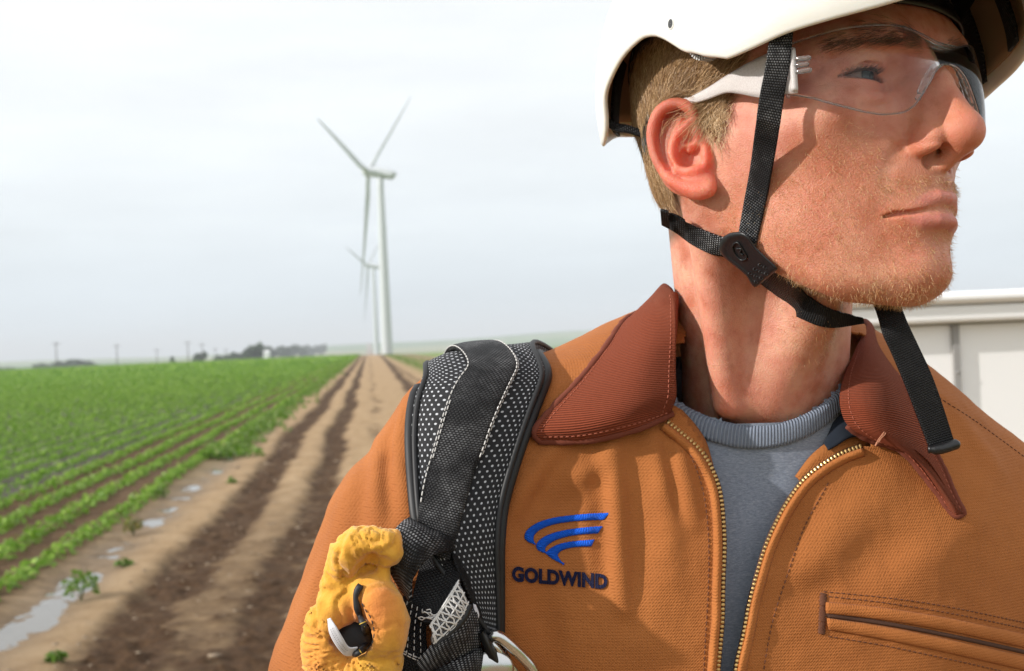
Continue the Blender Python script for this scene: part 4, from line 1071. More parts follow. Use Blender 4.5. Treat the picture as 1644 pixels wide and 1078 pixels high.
# ================================================================ yellow glove hanging from the harness
GD = jd(600, 960) - .020
gO = P(600, 960, GD)
def gpt(x, y, z=0): u, v = c8(x, y); return (P(u, v, GD - z / 1000) - gO) * 1000
_gx = {}
def glove_sdf(p):
    p = p.astype(np.float32)
    if 'a' not in _gx:
        _gx['roll'] = np.array([gpt(570, 250, 6), gpt(470, 230, 8), gpt(380, 245, 8), gpt(310, 300, 6), gpt(270, 380, 3), gpt(240, 470, 0), gpt(215, 560, -2)])
        _gx['ring'] = np.array([gpt(300, 600, 2), gpt(215, 700, 3), gpt(170, 830, 3), gpt(185, 960, 3), gpt(260, 1060, 4), gpt(400, 1080, 5), gpt(520, 980, 5)])
        _gx['lobe'] = np.array([gpt(490, 530, 5), gpt(535, 640, 8), gpt(545, 780, 8), gpt(505, 900, 6)])
        _gx['stem'] = np.array([gpt(560, 380, 5), gpt(545, 470, 6), gpt(520, 560, 4)])
        _gx['mid'] = np.array([gpt(470, 400, -4), gpt(420, 480, -3), gpt(350, 560, 0)]); _gx['a'] = 1
    def gather(pts, rs, nf, amp, k=6):
        best = np.full(len(p), 1e9, np.float32); tt = np.zeros(len(p), np.float32); q = catmull(pts, 14); rr = np.interp(np.linspace(0, 1, 14), np.linspace(0, 1, len(rs)), rs)
        for i in range(13):
            A = q[i].astype(np.float32); AB = (q[i + 1] - q[i]).astype(np.float32); t = np.clip(((p - A) @ AB) / (AB @ AB), 0, 1)
            e = np.sqrt(((p - A - t[:, None] * AB) ** 2).sum(1)) - (rr[i] + (rr[i + 1] - rr[i]) * t); m = e < best; best[m] = e[m]; tt[m] = (i + t[m]) / 13
        ph = tt * nf + 1.6 * smooth_noise(p, .07, 3, 2)
        return best - amp * np.abs(np.sin(ph * math.pi)) ** .7
    d = gather(_gx['roll'], [8, 8.5, 8.5, 7, 5.5, 4.5, 4], 24, 2.0)
    d2 = gather(_gx['ring'], [7, 9.5, 10, 10, 10, 10.5, 10], 26, 2.6)
    d3 = gather(_gx['lobe'], [9.5, 12, 13, 11], 4, .9); d4 = gather(_gx['stem'], [3, 4, 7], 2, .4); d5 = gather(_gx['mid'], [8, 9, 8], 6, 1.2)
    d = smin(smin(smin(d, d2, 2.5), smin(d3, d4, 2), 1.8), d5, 2.5)
    # sunken middle with the opening, and the seam slit beside it
    hole = chain(p, np.array([gpt(395, 480, 16), gpt(385, 600, 17), gpt(400, 720, 17), gpt(400, 830, 16), gpt(330, 850, 15)]), [3.0, 4.0, 5.5, 10, 7]); d = smax(d, -hole, 2.5)
    d = smax(d, -ell(p, gpt(375, 840, 8), (14, 16, 8)), 3)
    d = smax(d, -chain(p, np.array([gpt(560, 340, 14), gpt(480, 340, 14), gpt(400, 380, 12)]), [2.5, 5, 3]), 4)
    d = d - .7 * smooth_noise(p, .12, 5, 3) - 1.7 * (1 - np.abs(smooth_noise(p * np.array([1, .6, 1]), .055, 9, 1))) ** 5
    return d
lo = gpt(20, 1200, 0); V, Q = surface_nets(glove_sdf, (-42, -42, -72), (32, 34, 46), 1.2)
V = snap(V, glove_sdf, 1, .5)
Mg = Mat('yellow glove leather', rough=.85, spec=.25); Mg.set('Sheen Weight', .3)
n1 = Mg.noise(45, 5, .65, Mg.co('Object')); n2 = Mg.noise(600, 3, .7, Mg.co('Object')); n3 = Mg.noise(18, 2, .5, Mg.co('Object'))
c = Mg.ramp(n1, [(.25, (.44, .18, .015)), (.45, (.68, .33, .035)), (.7, (.78, .44, .07))]); c = Mg.mix(Mg.ramp(n3, [(.5, (0, 0, 0)), (.68, (1, 1, 1))]), c, (.66, .22, .05)); c = Mg.mix(Mg.math('MULTIPLY', Mg.math('SUBTRACT', n1, .6, clamp=True), 2.0, clamp=True), c, (.35, .25, .08))
Mg.l(c, Mg.b.inputs['Base Color']); Mg.l(Mg.bump(Mg.math('ADD', n2, Mg.math('MULTIPLY', n1, .8)), .0007, .7), Mg.b.inputs['Normal'])
glove = empty('work_glove', gO, 'yellow leather work glove bunched up and hanging from the harness beside the sleeve', 'glove')
V = V * 1.0; mesh_obj('glove_leather', V / 1000 + gO, Q, Mg.m, glove)
# dark lining showing in the opening, binding with yellow overcast thread, care label
m_lin = Mat('black glove lining', color=(.012, .013, .017), rough=.6, spec=.5).m
V, Q = surface_nets(lambda p: ell(p, gpt(370, 850, -1), (13, 8, 14)) - 1.0 * smooth_noise(p, .12, 2, 2), (-60, -30, -60), (20, 30, 60), 1.5); mesh_obj('glove_lining', V / 1000 + gO, Q, m_lin, glove)
def gh(x, y, off):
    """point on the glove seen at crop coordinates"""
    u, v = c8(x, y); D = (P(u, v, 1.0) - C0) * 1000; o_ = (C0 - gO) * 1000; t = .45
    for _ in range(60): t = min(t + float(glove_sdf((o_ + D * t)[None].astype(np.float32))[0] - off) / 1000 * .8, .75)
    return gO + (o_ + D * t) / 1000
bd = catmull(np.array([gh(x, y, 1.6) for x, y in [(408, 490), (385, 530), (375, 580), (385, 640), (405, 700), (430, 760), (445, 830), (440, 890), (400, 935), (365, 945)]]), 50)
V, F = tube(bd, .0017 * (1 + .15 * np.sin(np.arange(50) * 1.1)), 8); mesh_obj('opening_binding', V, F, m_lin, glove)
parts = []
for i in range(14, 46, 1):
    if i % 2: continue
    t = bd[i + 1] - bd[i - 1]; t /= np.linalg.norm(t); vv = (C0 - bd[i]); vv /= np.linalg.norm(vv); s = np.cross(t, vv); parts.append(tube(np.array([bd[i] - s * .0022, bd[i] + vv * .0030, bd[i] + s * .0024]), .0003, 4))
V, F, _ = merge(parts); mesh_obj('overcast_thread', V, F, Mat('yellow thread', color=(.62, .42, .06), rough=.7).m, glove)
st = catmull(np.array([gh(x, y, .5) for x, y in [(415, 610), (440, 660), (470, 700), (490, 760), (495, 820), (480, 880), (430, 930)]]), 50)
dash3(st, 'topstitching', m_lin, glove, .0034, .0024, .00032)
g = lambda x, y, z: (*c8(x, y), GD - z / 1000)
W = strap_px([[g(186, 716, 24), g(202, 710, 26)], [g(200, 810, 24), g(245, 775, 28)], [g(245, 895, 22), g(290, 850, 26)], [g(300, 955, 18), g(330, 905, 22)], [g(345, 964, 16), g(388, 905, 20)]], 40, 10, .0006, 'care_label', m_paper, glove)
m_print = Mat('grey print', color=(.12, .12, .15), rough=.8).m
# faint lines of unreadable small print on the label are threads too fine to read: two short woven bars
dash3(lift(whit(W, 8, 3, 30, 3), .0004), 'label_print', m_print, glove, .0011, .0006, .00012); dash3(lift(whit(W, 8, 5.5, 30, 5.5), .0004), 'label_print', m_print, glove, .0013, .0007, .00012)
# black cord loop behind the glove
q = np.array([sp(502, 1010, 3), sp(499, 1040, 3), sp(502, 1075, 3), sp(512, 1110, 4)]); V, F = tube(catmull(P(q[:, 0], q[:, 1], q[:, 2]), 30), .0022, 8); mesh_obj('cord', V, F, m_blk, glove)
# ================================================================ body (head and neck), eyes, hair
import time as _t
_t0 = _t.time()
V, Q = make_head_mesh(1.3)
_c = V[Q].mean(1); Q = Q[~(_c[:, 2] > 112)]
V, Q = subdivide(V, Q); V = snap(V, head_sdf, 1)
f_, s_, u_ = V.T; as_ = np.abs(s_)
qa = np.stack([f_, as_, u_], 1).astype(np.float32)
def gs(c, r): return np.exp(-(((qa - np.array(c, np.float32)) / np.array(r, np.float32)) ** 2).sum(1))
UL = np.array([(84, 22.5, -57.2), (90, 17.5, -54.8), (97.0, 11.5, -52.4), (103.5, 5, -50.6), (105, 0, -52.0)]); LL = np.array([(84, 22.0, -59.0), (89.5, 17.5, -61.0), (96, 11.5, -62.6), (101, 5, -63.4), (102.5, 0, -63.4)])
dl = np.minimum(chain(qa, UL, [1.3, 2.6, 3.4, 3.9, 3.6]), chain(qa, LL, [1.2, 2.8, 4.0, 4.6, 4.6]))
lip = np.clip(.5 - dl / 2.2, 0, 1)
red = 1.0 * gs((116, 0, -20), (16, 13, 14)) + .8 * gs((100, 16, -24), (10, 8, 9)) + .45 * gs((72, 45, -22), (24, 24, 20)) + .35 * gs((55, 55, -62), (30, 20, 26)) + .4 * gs((90, 20, -62), (20, 22, 20)) + .3 * gs((95, 0, -92), (20, 18, 14)) + .35 * gs((88, 32, 8), (10, 18, 8)) + .4 * gs((20, 50, -95), (30, 22, 30))
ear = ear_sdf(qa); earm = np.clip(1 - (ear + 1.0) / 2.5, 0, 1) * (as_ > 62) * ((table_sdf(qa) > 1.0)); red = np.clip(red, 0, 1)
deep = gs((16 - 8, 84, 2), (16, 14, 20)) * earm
# scalp under the hair
def hair_region(f, s, u):
    """1 where hair grows (head frame mm, s = |s|)"""
    edge = np.interp(u, [-45, -38, -25, -14, -6, 10, 25, 40, 60], [-30, -22, -12, 14, 24, 30, 38, 48, 60])
    bot = np.interp(f, [-90, -40, -20, -8, 4, 8, 22, 30], [-44, -44, -36, -8, 24, 4, -14, 0])
    return np.clip((edge - f) / 8, 0, 1) * np.clip((u - bot) / 7, 0, 1)
hm = hair_region(f_, as_, u_) * (1 - earm)
_up, _lo = lidpt(as_); _yy = u_ - EYE[2]; _ed = np.minimum(np.abs(_yy - _up), np.abs(_yy - _lo) * 1.8); lash = np.exp(-(_ed / .8) ** 2) * np.clip((as_ - 20) / 8, .25, 1) * (np.abs(as_ - 32.5) < 16) * (f_ > 70) * (f_ < 93) * (_yy < 5) * (_yy > -4)
beard = np.clip((-24 - u_ + .28 * (f_ - 20)) / 16, 0, 1) * np.clip((f_ + 6) / 14, 0, 1) + gs((97, 12, -43), (14, 20, 7)); beard = np.clip(beard, 0, 1) * (1 - lip)
W = to_world(V)
Ms = Mat('fair freckled skin', rough=.48, spec=.42)
co = Ms.co('Object'); n1 = Ms.noise(55, 5, .6, co); n2 = Ms.noise(170, 4, .62, co); n3 = Ms.noise(1400, 3, .7, co); n4 = Ms.noise(22, 3, .5, co)
c = Ms.ramp(n1, [(.34, (.50, .165, .092)), (.5, (.62, .268, .18)), (.66, (.70, .365, .245))])
c = Ms.mix(Ms.math('MULTIPLY', Ms.math('SUBTRACT', n4, .42, clamp=True), 1.6, clamp=True), c, (.56, .165, .105))
rr = Ms.math('MULTIPLY', Ms.attr('red'), Ms.math('MULTIPLY_ADD', n1, 1.0, .15)); c = Ms.mix(rr, c, (.58, .105, .07))
fr = Ms.math('MULTIPLY', Ms.math('SUBTRACT', n2, .565, clamp=True), 5.5, clamp=True); c = Ms.mix(Ms.math('MULTIPLY', fr, .40), c, (.40, .115, .055))
vo = Ms.n('ShaderNodeTexVoronoi'); vo.inputs['Scale'].default_value = 170; Ms.l(co, vo.inputs['Vector'])
sp_ = Ms.math('MULTIPLY', Ms.math('SUBTRACT', .16, vo.outputs['Distance'], clamp=True), 5, clamp=True)
vs = Ms.sep(vo.outputs['Color']); sel = Ms.math('GREATER_THAN', vs[0], .72); c = Ms.mix(Ms.math('MULTIPLY', Ms.math('MULTIPLY', sp_, sel), .55), c, (.30, .10, .05))
c = Ms.mix(Ms.math('MULTIPLY', Ms.attr('beard'), Ms.math('MULTIPLY_ADD', n2, .5, .05)), c, (.47, .20, .085))
c = Ms.mix(Ms.math('MULTIPLY', Ms.attr('lip'), .6), c, (.46, .14, .11))
c = Ms.mix(Ms.math('MULTIPLY', Ms.attr('earm'), .75), c, (.74, .10, .055))  # red tint on the ears stands in for sunlight glowing through them
c = Ms.mix(Ms.math('MULTIPLY', Ms.attr('hairm'), .85), c, (.10, .052, .024))
c = Ms.mix(Ms.math('MULTIPLY', Ms.attr('lash'), .85), c, (.05, .022, .015)); Ms.l(c, Ms.b.inputs['Base Color'])
Ms.l(Ms.math('MULTIPLY_ADD', Ms.attr('earm'), .55, .40), Ms.b.inputs['Subsurface Weight']); Ms.l(Ms.math('MULTIPLY_ADD', Ms.attr('earm'), .022, .0050), Ms.b.inputs['Subsurface Scale'])
Ms.b.inputs['Subsurface Radius'].default_value = (1.0, .22, .09)
vo2 = Ms.n('ShaderNodeTexVoronoi'); vo2.inputs['Scale'].default_value = 1150; Ms.l(co, vo2.inputs['Vector'])
hb = Ms.math('ADD', Ms.math('MULTIPLY', n3, .8), Ms.math('ADD', Ms.math('MULTIPLY', n2, 1.1), Ms.math('MULTIPLY', vo2.outputs['Distance'], .55)))
Ms.l(Ms.bump(hb, .0008, .45), Ms.b.inputs['Normal']); Ms.l(Ms.math('MULTIPLY_ADD', n2, .35, .30), Ms.b.inputs['Roughness'])
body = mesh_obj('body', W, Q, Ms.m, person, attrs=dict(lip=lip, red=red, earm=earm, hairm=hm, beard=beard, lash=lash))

# eyes
Me = Mat('eye', rough=.08, spec=.18); a = Me.attr('ang'); nn = Me.noise(700, 3, .6, Me.co('Object'))
c = Me.ramp(a, [(0, (.004, .004, .004)), (.12, (.004, .004, .004)), (.14, (.022, .032, .036)), (.29, (.036, .052, .058)), (.345, (.010, .012, .014)), (.39, (.17, .13, .115)), (.6, (.17, .10, .085))])
Me.l(c, Me.b.inputs['Base Color'])
for sg in (1, -1):
    c0 = EYE * [1, sg, 1]; gz = np.array([1.0, -.10, -.02]); gz /= np.linalg.norm(gz)
    th = np.linspace(0, np.pi, 60); ph = np.linspace(0, 2 * np.pi, 65)[:-1]; e1 = np.cross(gz, [0, 0, 1]); e1 /= np.linalg.norm(e1); e2 = np.cross(gz, e1)
    D = np.cos(th)[:, None, None] * gz + np.sin(th)[:, None, None] * (np.cos(ph)[None, :, None] * e1 + np.sin(ph)[None, :, None] * e2)
    r = 12.1 + 1.1 * np.exp(-(th / .36) ** 2); G = c0 + D * r[:, None, None]
    mesh_obj('eye', to_world(G.reshape(-1, 3)), grid_faces(60, 64, True), Me.m, person, attrs=dict(ang=np.repeat(th / np.pi * 2.2, 64)))

# hair-like strands ----------------------------------------------
def strand_mesh(name, roots, dirs, lens, rad, mat, parent, fn=None, nseg=6, grav=0.0, curl=.15, lift0=.3, lift1=1.5, seed=0, hug=True, shade=None):
    """roots, dirs in head mm; grows strands, keeps them just off the surface; one mesh of 3-sided tapering tubes"""
    rs = np.random.RandomState(seed); n = len(roots); p = roots.copy().astype(float); pts = [p.copy()]; d = dirs / np.linalg.norm(dirs, axis=1)[:, None]
    for k in range(nseg):
        d = d + rs.normal(size=d.shape) * curl / nseg ** .5 + np.array([0, 0, -grav / nseg]); d /= np.linalg.norm(d, axis=1)[:, None]
        p = p + d * (lens / nseg)[:, None]
        if hug:
            sd = head_sdf(p.astype(np.float32)); g = grad(p, head_sdf, .8); want = lift0 + (lift1 - lift0) * math.sin(math.pi * min(1, (k + 1) / nseg * .8)) * rs.uniform(.5, 1.2, n)
            p = p + g * np.clip(want - sd, -.6 * lens / nseg, 4)[:, None]
        pts.append(p.copy())
    A = np.stack(pts, 1); t = np.gradient(A, axis=1); t /= np.linalg.norm(t, axis=2)[..., None] + 1e-9
    ref = rs.normal(size=(n, 1, 3)); N = np.cross(t, ref); N /= np.linalg.norm(N, axis=2)[..., None] + 1e-9; B = np.cross(t, N)
    r = (rad if np.ndim(rad) else np.full(n, rad))[:, None] * np.linspace(1, .15, nseg + 1)[None] ** .6
    V = np.stack([A + r[..., None] * (N * math.cos(a) + B * math.sin(a)) for a in (0, 2.094, 4.189)], 2)      # n, seg+1, 3, 3
    m = nseg + 1; idx = np.arange(n * m * 3).reshape(n, m, 3)
    F = np.concatenate([np.stack([idx[:, :-1, i], idx[:, :-1, (i + 1) % 3], idx[:, 1:, (i + 1) % 3], idx[:, 1:, i]], -1).reshape(-1, 4) for i in range(3)])
    sh = np.repeat(rs.rand(n) if shade is None else shade, m * 3)
    return mesh_obj(name, to_world(V.reshape(-1, 3)), F, mat, parent, attrs=dict(shade=sh))
def hair_mat(name, stops, rough=.38):
    M = Mat(name, rough=rough, spec=.5); M.l(M.ramp(M.attr('shade'), stops), M.b.inputs['Base Color']); M.set('Subsurface Weight', 0.0); return M.m
m_hair = hair_mat('light brown hair', [(0, (.14, .070, .028)), (.35, (.30, .165, .070)), (.7, (.52, .325, .155)), (1, (.85, .63, .39))])
m_stub = hair_mat('ginger stubble', [(0, (.42, .20, .07)), (.5, (.66, .38, .16)), (1, (.85, .62, .36))], .3)
m_brow = hair_mat('brow hair', [(0, (.04, .024, .014)), (1, (.20, .115, .055))])
rs = np.random.RandomState(11)
fc = V[Q].mean(1); fa = np.linalg.norm(np.cross(V[Q[:, 1]] - V[Q[:, 0]], V[Q[:, 2]] - V[Q[:, 0]]), axis=1)
_hw = hm[Q].mean(1) * fa * (table_sdf(fc.astype(np.float32)) < 1.8) * (fc[:, 2] < 75) * np.where(fc[:, 1] > 0, 1, .12)
def pick(w, n): 
    i = rs.choice(len(w), n, p=w / w.sum()); a = rs.rand(n, 1); b = rs.rand(n, 1); q = V[Q[i]]
    return q[:, 0] * (1 - a) * (1 - b) + q[:, 1] * a * (1 - b) + q[:, 2] * a * b + q[:, 3] * (1 - a) * b
R0 = pick(_hw, 15000); f, s, u = R0.T; a = np.abs(s)
d = np.stack([np.interp(f, [-60, -20, 10, 30, 60], [-.15, -.35, -.75, -.85, -.95]), np.zeros(len(f)), np.interp(f, [-60, -20, 10, 40, 60], [-1, -.95, -.62, -.45, -.3])], 1)
sb = (u < 14) & (f > 2); d[sb] = np.array([-.10, 0, -1.0]); d[sb, 0] += rs.normal(size=sb.sum()) * .25
d += rs.normal(size=d.shape) * .19 + smooth_noise(R0, .06, 4, 2)[:, None] * np.array([.35, .1, .25])
L = np.where(sb, rs.uniform(5, 12, len(f)), rs.uniform(18, 34, len(f))); L = np.where(u < -15, np.minimum(L, rs.uniform(8, 16, len(f))), L)
clump = np.clip(.5 + .85 * smooth_noise(R0 * np.array([.5, 1, 1.2]), .6, 6, 2), 0, 1); shd = np.clip(clump * .65 + rs.rand(len(f)) * .38 + np.where(sb, .28, 0) + .06, 0, 1)
strand_mesh('hair', R0, d, L, rs.uniform(.09, .19, len(f)), m_hair, person, nseg=7, curl=.22, lift0=.5, lift1=4.2, seed=3, shade=shd)
# stubble
bw = beard[Q].mean(1) * fa * np.where(fc[:, 1] > -25, 1, .15) * (head_sdf((fc * 1.0).astype(np.float32)) < 1) * (fc[:, 2] > -150); bw *= np.interp(fc[:, 2], [-150, -115, -95], [.25, .45, 1])
mo = np.exp(-((fc[:, 2] + 44) / 6) ** 2) * (fc[:, 0] > 84); ch = np.exp(-(((fc - np.array([90, 6, -92])) / np.array([22, 22, 13])) ** 2).sum(1)); bw *= (1 + 2.2 * mo + 1.0 * ch) * (((fc[:, 2] < -39) | (fc[:, 0] < 88)))
R1 = pick(bw, 5600); g = grad(R1, head_sdf, .8); d = g * .75 + np.array([-.1, 0, -.75]) + rs.normal(size=R1.shape) * .45
strand_mesh('stubble', R1, d, rs.uniform(1.4, 4.0, len(R1)), rs.uniform(.05, .10, len(R1)), m_stub, person, nseg=3, curl=.35, seed=5, hug=False)
R1 = pick(fa * (fc[:, 1] > 10) * (fc[:, 0] > 10) * (fc[:, 2] < -6) * (fc[:, 2] > -60) * (fc[:, 0] < 86), 1100); g = grad(R1, head_sdf, .8); d = g * .5 + np.array([-.3, 0, -.9]) + rs.normal(size=R1.shape) * .35
strand_mesh('cheek_down', R1, d, rs.uniform(.8, 2.2, len(R1)), rs.uniform(.02, .04, len(R1)), m_stub, person, nseg=3, curl=.3, seed=7, hug=False)
# eyebrows, lashes
def snap_head(p): 
    for _ in range(5): p = p - grad(p, head_sdf, .8) * head_sdf(p.astype(np.float32))[:, None] * .9
    return p
for sg in (1, -1):
    n = 520; t = rs.rand(n); c = np.stack([np.interp(t, [0, .3, .7, 1], [106, 103, 94, 80]), np.interp(t, [0, .3, .7, 1], [9, 20, 36, 50]) * sg, np.interp(t, [0, .3, .7, 1], [27.5, 30.5, 33, 29])], 1)
    c[:, 2] += rs.normal(size=n) * np.interp(t, [0, .5, 1], [2.4, 2.0, 1.0]); c = snap_head(c); g = grad(c, head_sdf, .8)
    d = np.stack([-.5 - .4 * t, sg * (.75 - .1 * t), .35 - .55 * t], 1) + g * .25 + rs.normal(size=c.shape) * .15
    strand_mesh('eyebrow', c, d, rs.uniform(5, 9, n), rs.uniform(.06, .11, n), m_brow, person, nseg=4, curl=.12, lift0=.2, lift1=.9, seed=9 + sg)
    n = 120; sx = np.linspace(24, 46.5, n); up, lo = lidpt(sx); c = np.stack([EYE[0] + np.sqrt(np.maximum(14.2 ** 2 - (sx - 32) ** 2 - up ** 2, 9)), sx * sg, EYE[2] + up], 1)
    d = np.stack([np.full(n, .9), (sx - 32) / 22 * sg, np.full(n, .25)], 1) + rs.normal(size=c.shape) * .1
    strand_mesh('eyelashes', c - [.6, 0, 0], d, rs.uniform(3, 5.5, n), .09, m_brow, person, nseg=4, curl=.1, seed=20 + sg, hug=False, shade=np.zeros(n))
print('face', _t.time() - _t0)
# ================================================================ helmet, chin strap, safety glasses
def hray(u, v, s):
    """head-frame point where the view ray meets the plane |s| = const"""
    C = to_head(C0); D = ((P(u, v, 1.0) - C0) @ HM.T) * 1000; t = (s - C[1]) / D[1]; return C + D * t
def hdepth(q): return proj(to_world(np.asarray(q, float)))[2]
HC = np.array([12., 0, 45.]); HA, HB, HCc = 135., 104., 132.
RIM = [(0, 40), (14, 39), (26, 36.5), (38, 32.5), (48, 30.5), (57, 29), (66, 26), (71.5, 25), (74, 27.2), (77.6, 30.5), (80.6, 34.5), (83, 37), (85.5, 42), (89, 49), (92.5, 54), (97, 56.5), (104, 55), (113, 49), (121, 41), (124, 27), (130, 22), (140, 26), (150, 34), (165, 46), (180, 50)]
def rim_u(th):
    a = np.degrees(np.abs(th)); return catmull_interp(a, RIM)
_rx = np.array([r[0] for r in RIM], float); _ry = np.array([r[1] for r in RIM], float)
def catmull_interp(a, _): return _pchip_like(_rx, _ry, np.clip(a, 0.001, 179.999))
def hshell(th, u, inset=0.0):
    k = np.sqrt(np.clip(1 - ((np.maximum(u, 45) - 45) / (HCc - inset)) ** 2, 0, 1)); k = k * (1 - .02 * np.clip((45 - u) / 25, 0, 1))
    vis = 1 + .05 * np.exp(-(th / .5) ** 2) * np.clip((75 - u) / 35, 0, 1.2)
    return np.stack([HC[0] + (HA - inset) * k * np.cos(th) * vis, (HB - inset) * k * np.sin(th), u + 0 * th], -1)
nth, nu = 240, 44
th = np.linspace(-math.pi, math.pi, nth, endpoint=False)
rim0 = rim_u(th)
def shell_grid(inset, drop=0.0):
    rows = []
    for j in range(nu):
        t = (j / (nu - 1)); phi = t ** .85
        # even steps in angle up to the crown
        r0 = np.arcsin(np.clip((rim0 + drop - 45) / (HCc - inset), -.3, .99)); ang = r0 + (math.pi / 2 - .02 - r0) * phi; u = 45 + (HCc - inset) * np.sin(ang)
        u = np.where(ang < 0, 45 + (HCc - inset) * np.sin(ang), u); rows.append(hshell(th, u, inset))
    return np.array(rows)
Go = shell_grid(0); Gi = shell_grid(3.2)
# rolled edge joins outer and inner skins
mid = [(Go[0] * (1 - t) + Gi[0] * t) + np.array([0, 0, -1.6 * math.sin(math.pi * t)]) for t in (.2, .5, .8)]
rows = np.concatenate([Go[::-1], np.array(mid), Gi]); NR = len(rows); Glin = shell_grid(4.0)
F = grid_faces(NR, nth, wrap_c=True); Vh = rows.reshape(-1, 3)
F.append(list(range(nth))); F.append(list(range((NR - 1) * nth, NR * nth))[::-1])
helmet = empty('safety_helmet', to_world([12, 0, 60]), 'white climbing style safety helmet with black chin strap, worn by the man', 'helmet')
Mh = Mat('white helmet plastic', rough=.32, spec=.5); nz = Mh.noise(9, 4, .6, Mh.co('Object')); ns = Mh.noise(900, 2, .5, Mh.co('Object'))
sc1 = Mh.noise(1, 6, .8, Mh.map(Mh.co('Object'), (30, 90, 160), (.4, .7, .2))); scf = Mh.math('MULTIPLY', Mh.math('SUBTRACT', sc1, .66, clamp=True), 4, clamp=True); Mh.l(Mh.mix(Mh.math('MULTIPLY', scf, .35), Mh.ramp(nz, [(.3, (.72, .69, .63)), (.7, (.79, .775, .725))]), (.42, .39, .34)), Mh.b.inputs['Base Color']); Mh.l(Mh.bump(ns, .0001, .5), Mh.b.inputs['Normal']); Mh.l(Mh.math('MULTIPLY_ADD', nz, .25, .22), Mh.b.inputs['Roughness'])
Mh.set('Subsurface Weight', .25); Mh.set('Subsurface Scale', .006); Mh.b.inputs['Subsurface Radius'].default_value = (1, .7, .45)
mesh_obj('shell', to_world(Vh), F, Mh.m, helmet)
Ml = Mat('tan tint of light through shell', color=(.40, .26, .15), rough=.7, spec=.2); V_, F_, _u = solid_grid(to_world(np.concatenate([Glin[1:, :], Glin[1:, :1]], 1)), .0006); mesh_obj('shell_light_tint', V_, F_, Ml.m, helmet)  # added inner skin, its tan stands in for light passing through the white shell
# small vent hole: raised ring, black disc standing in for the shade inside
q = hray(1091, 43, 97); thq = math.atan2(q[1] / HB, (q[0] - HC[0]) / HA); c0 = hshell(np.array(thq), np.array(q[2])); nrm = c0 - HC; nrm = nrm / np.array([HA, HB, HCc]) ** 2; nrm /= np.linalg.norm(nrm)
e1 = np.cross(nrm, [0, 0, 1]); e1 /= np.linalg.norm(e1); e2 = np.cross(nrm, e1); ph = np.linspace(0, 2 * np.pi, 25)[:-1]
ringp = lambda r, z: c0 + nrm * z + (np.cos(ph)[:, None] * e1 + np.sin(ph)[:, None] * e2 * 1.45) * r
Vv = np.concatenate([ringp(2.3, .1), ringp(2.0, .45), ringp(1.7, .5)]); mesh_obj('vent_hole', to_world(Vv), grid_faces(3, 24, True), Mh.m, helmet)
Vv = np.concatenate([ringp(1.75, .55), ringp(.1, .55)]); mesh_obj('vent_hole', to_world(Vv), grid_faces(2, 24, True), m_blk, helmet)
# black inner crown liner, headband, dial
Mi = Mat('black liner foam', rough=.9, color=(.010, .010, .012)).m
def ringband(uc, hgt_, off, name, mat, th0=-math.pi, th1=math.pi, n=160, tk=2.0, waves=0):
    """band round the head following the scalp"""
    thb = np.linspace(th0, th1, n); D = np.stack([np.cos(thb), np.sin(thb), 0 * thb], 1); cols = []
    for z in np.linspace(-.5, .5, 7):
        uu = uc(thb) + z * hgt_; t = np.full(n, 130.)
        for _ in range(40): p = np.stack([HC[0] + D[:, 0] * t, D[:, 1] * t, uu], 1); t = t - np.clip(table_sdf(p.astype(np.float32)) - off - tk * math.cos(z * 2.6) , -8, 20) * .8
        cols.append(np.stack([HC[0] + D[:, 0] * t, D[:, 1] * t, uu], 1))
    G = np.array(cols); V, F, uv = solid_grid(to_world(G), -.0015, toward=to_world([0, 0, 50])); return mesh_obj(name, V, F, mat, helmet, uv=uv)
hb_u = lambda t: np.interp(np.degrees(np.abs(t)), [0, 30, 60, 75, 90, 100, 130, 150, 180], [60, 58, 53, 56, 72, 78, 74, 50, 34])
ringband(hb_u, 22, 2.5, 'headband', m_blk)
ringband(lambda t: hb_u(t) + 22, 30, 5.0, 'crown_pad', Mi)
ringband(lambda t: np.interp(np.degrees(np.abs(t)), [120, 150, 180], [20, 6, 0]), 22, 3.0, 'nape_band', m_blk, math.pi - 1.0, math.pi + .02, 60)
# dark shallow dome above the headband hides the crown
tt = np.linspace(.05, 1, 20); G = np.array([hshell(th, 58 + (HCc - 30) * np.sin(a * math.pi / 2 * .98) * .92, 16 + 8 * (1 - a)) for a in tt]); mesh_obj('crown_liner', to_world(G.reshape(-1, 3)), grid_faces(20, nth, True), Mi, helmet)
# inner side webbing and clips, both sides
for sg in (1, -1):
    for t0, wd in ((38, 8), (62, 10), (150, 9)):
        A = []
        for k in np.linspace(0, 1, 14):
            uu = rim_u(np.radians(t0)) + 4 + k * 46; A.append([hshell(np.array(np.radians(t0 + e)) * sg, np.array(uu), 9.0 + 3 * k) for e in (-wd / 2, 0, wd / 2)])
        V, F, uv = solid_grid(to_world(np.array(A)), .0018, toward=to_world([0, 0, 40])); mesh_obj('inner_strap', V, F, m_webdark, helmet, uv=uv)
    A = []
    for k in np.linspace(0, 1, 6):
        uu = rim_u(np.radians(33)) + 14 + k * 20; A.append([hshell(np.array(np.radians(24 + e)) * sg, np.array(uu), 5.5) for e in (-4, 0, 5)])
    V, F, uv = solid_grid(to_world(np.array(A)), .004, toward=to_world([0, 0, 40])); mesh_obj('clip', V, F, Mh.m, helmet, uv=uv)
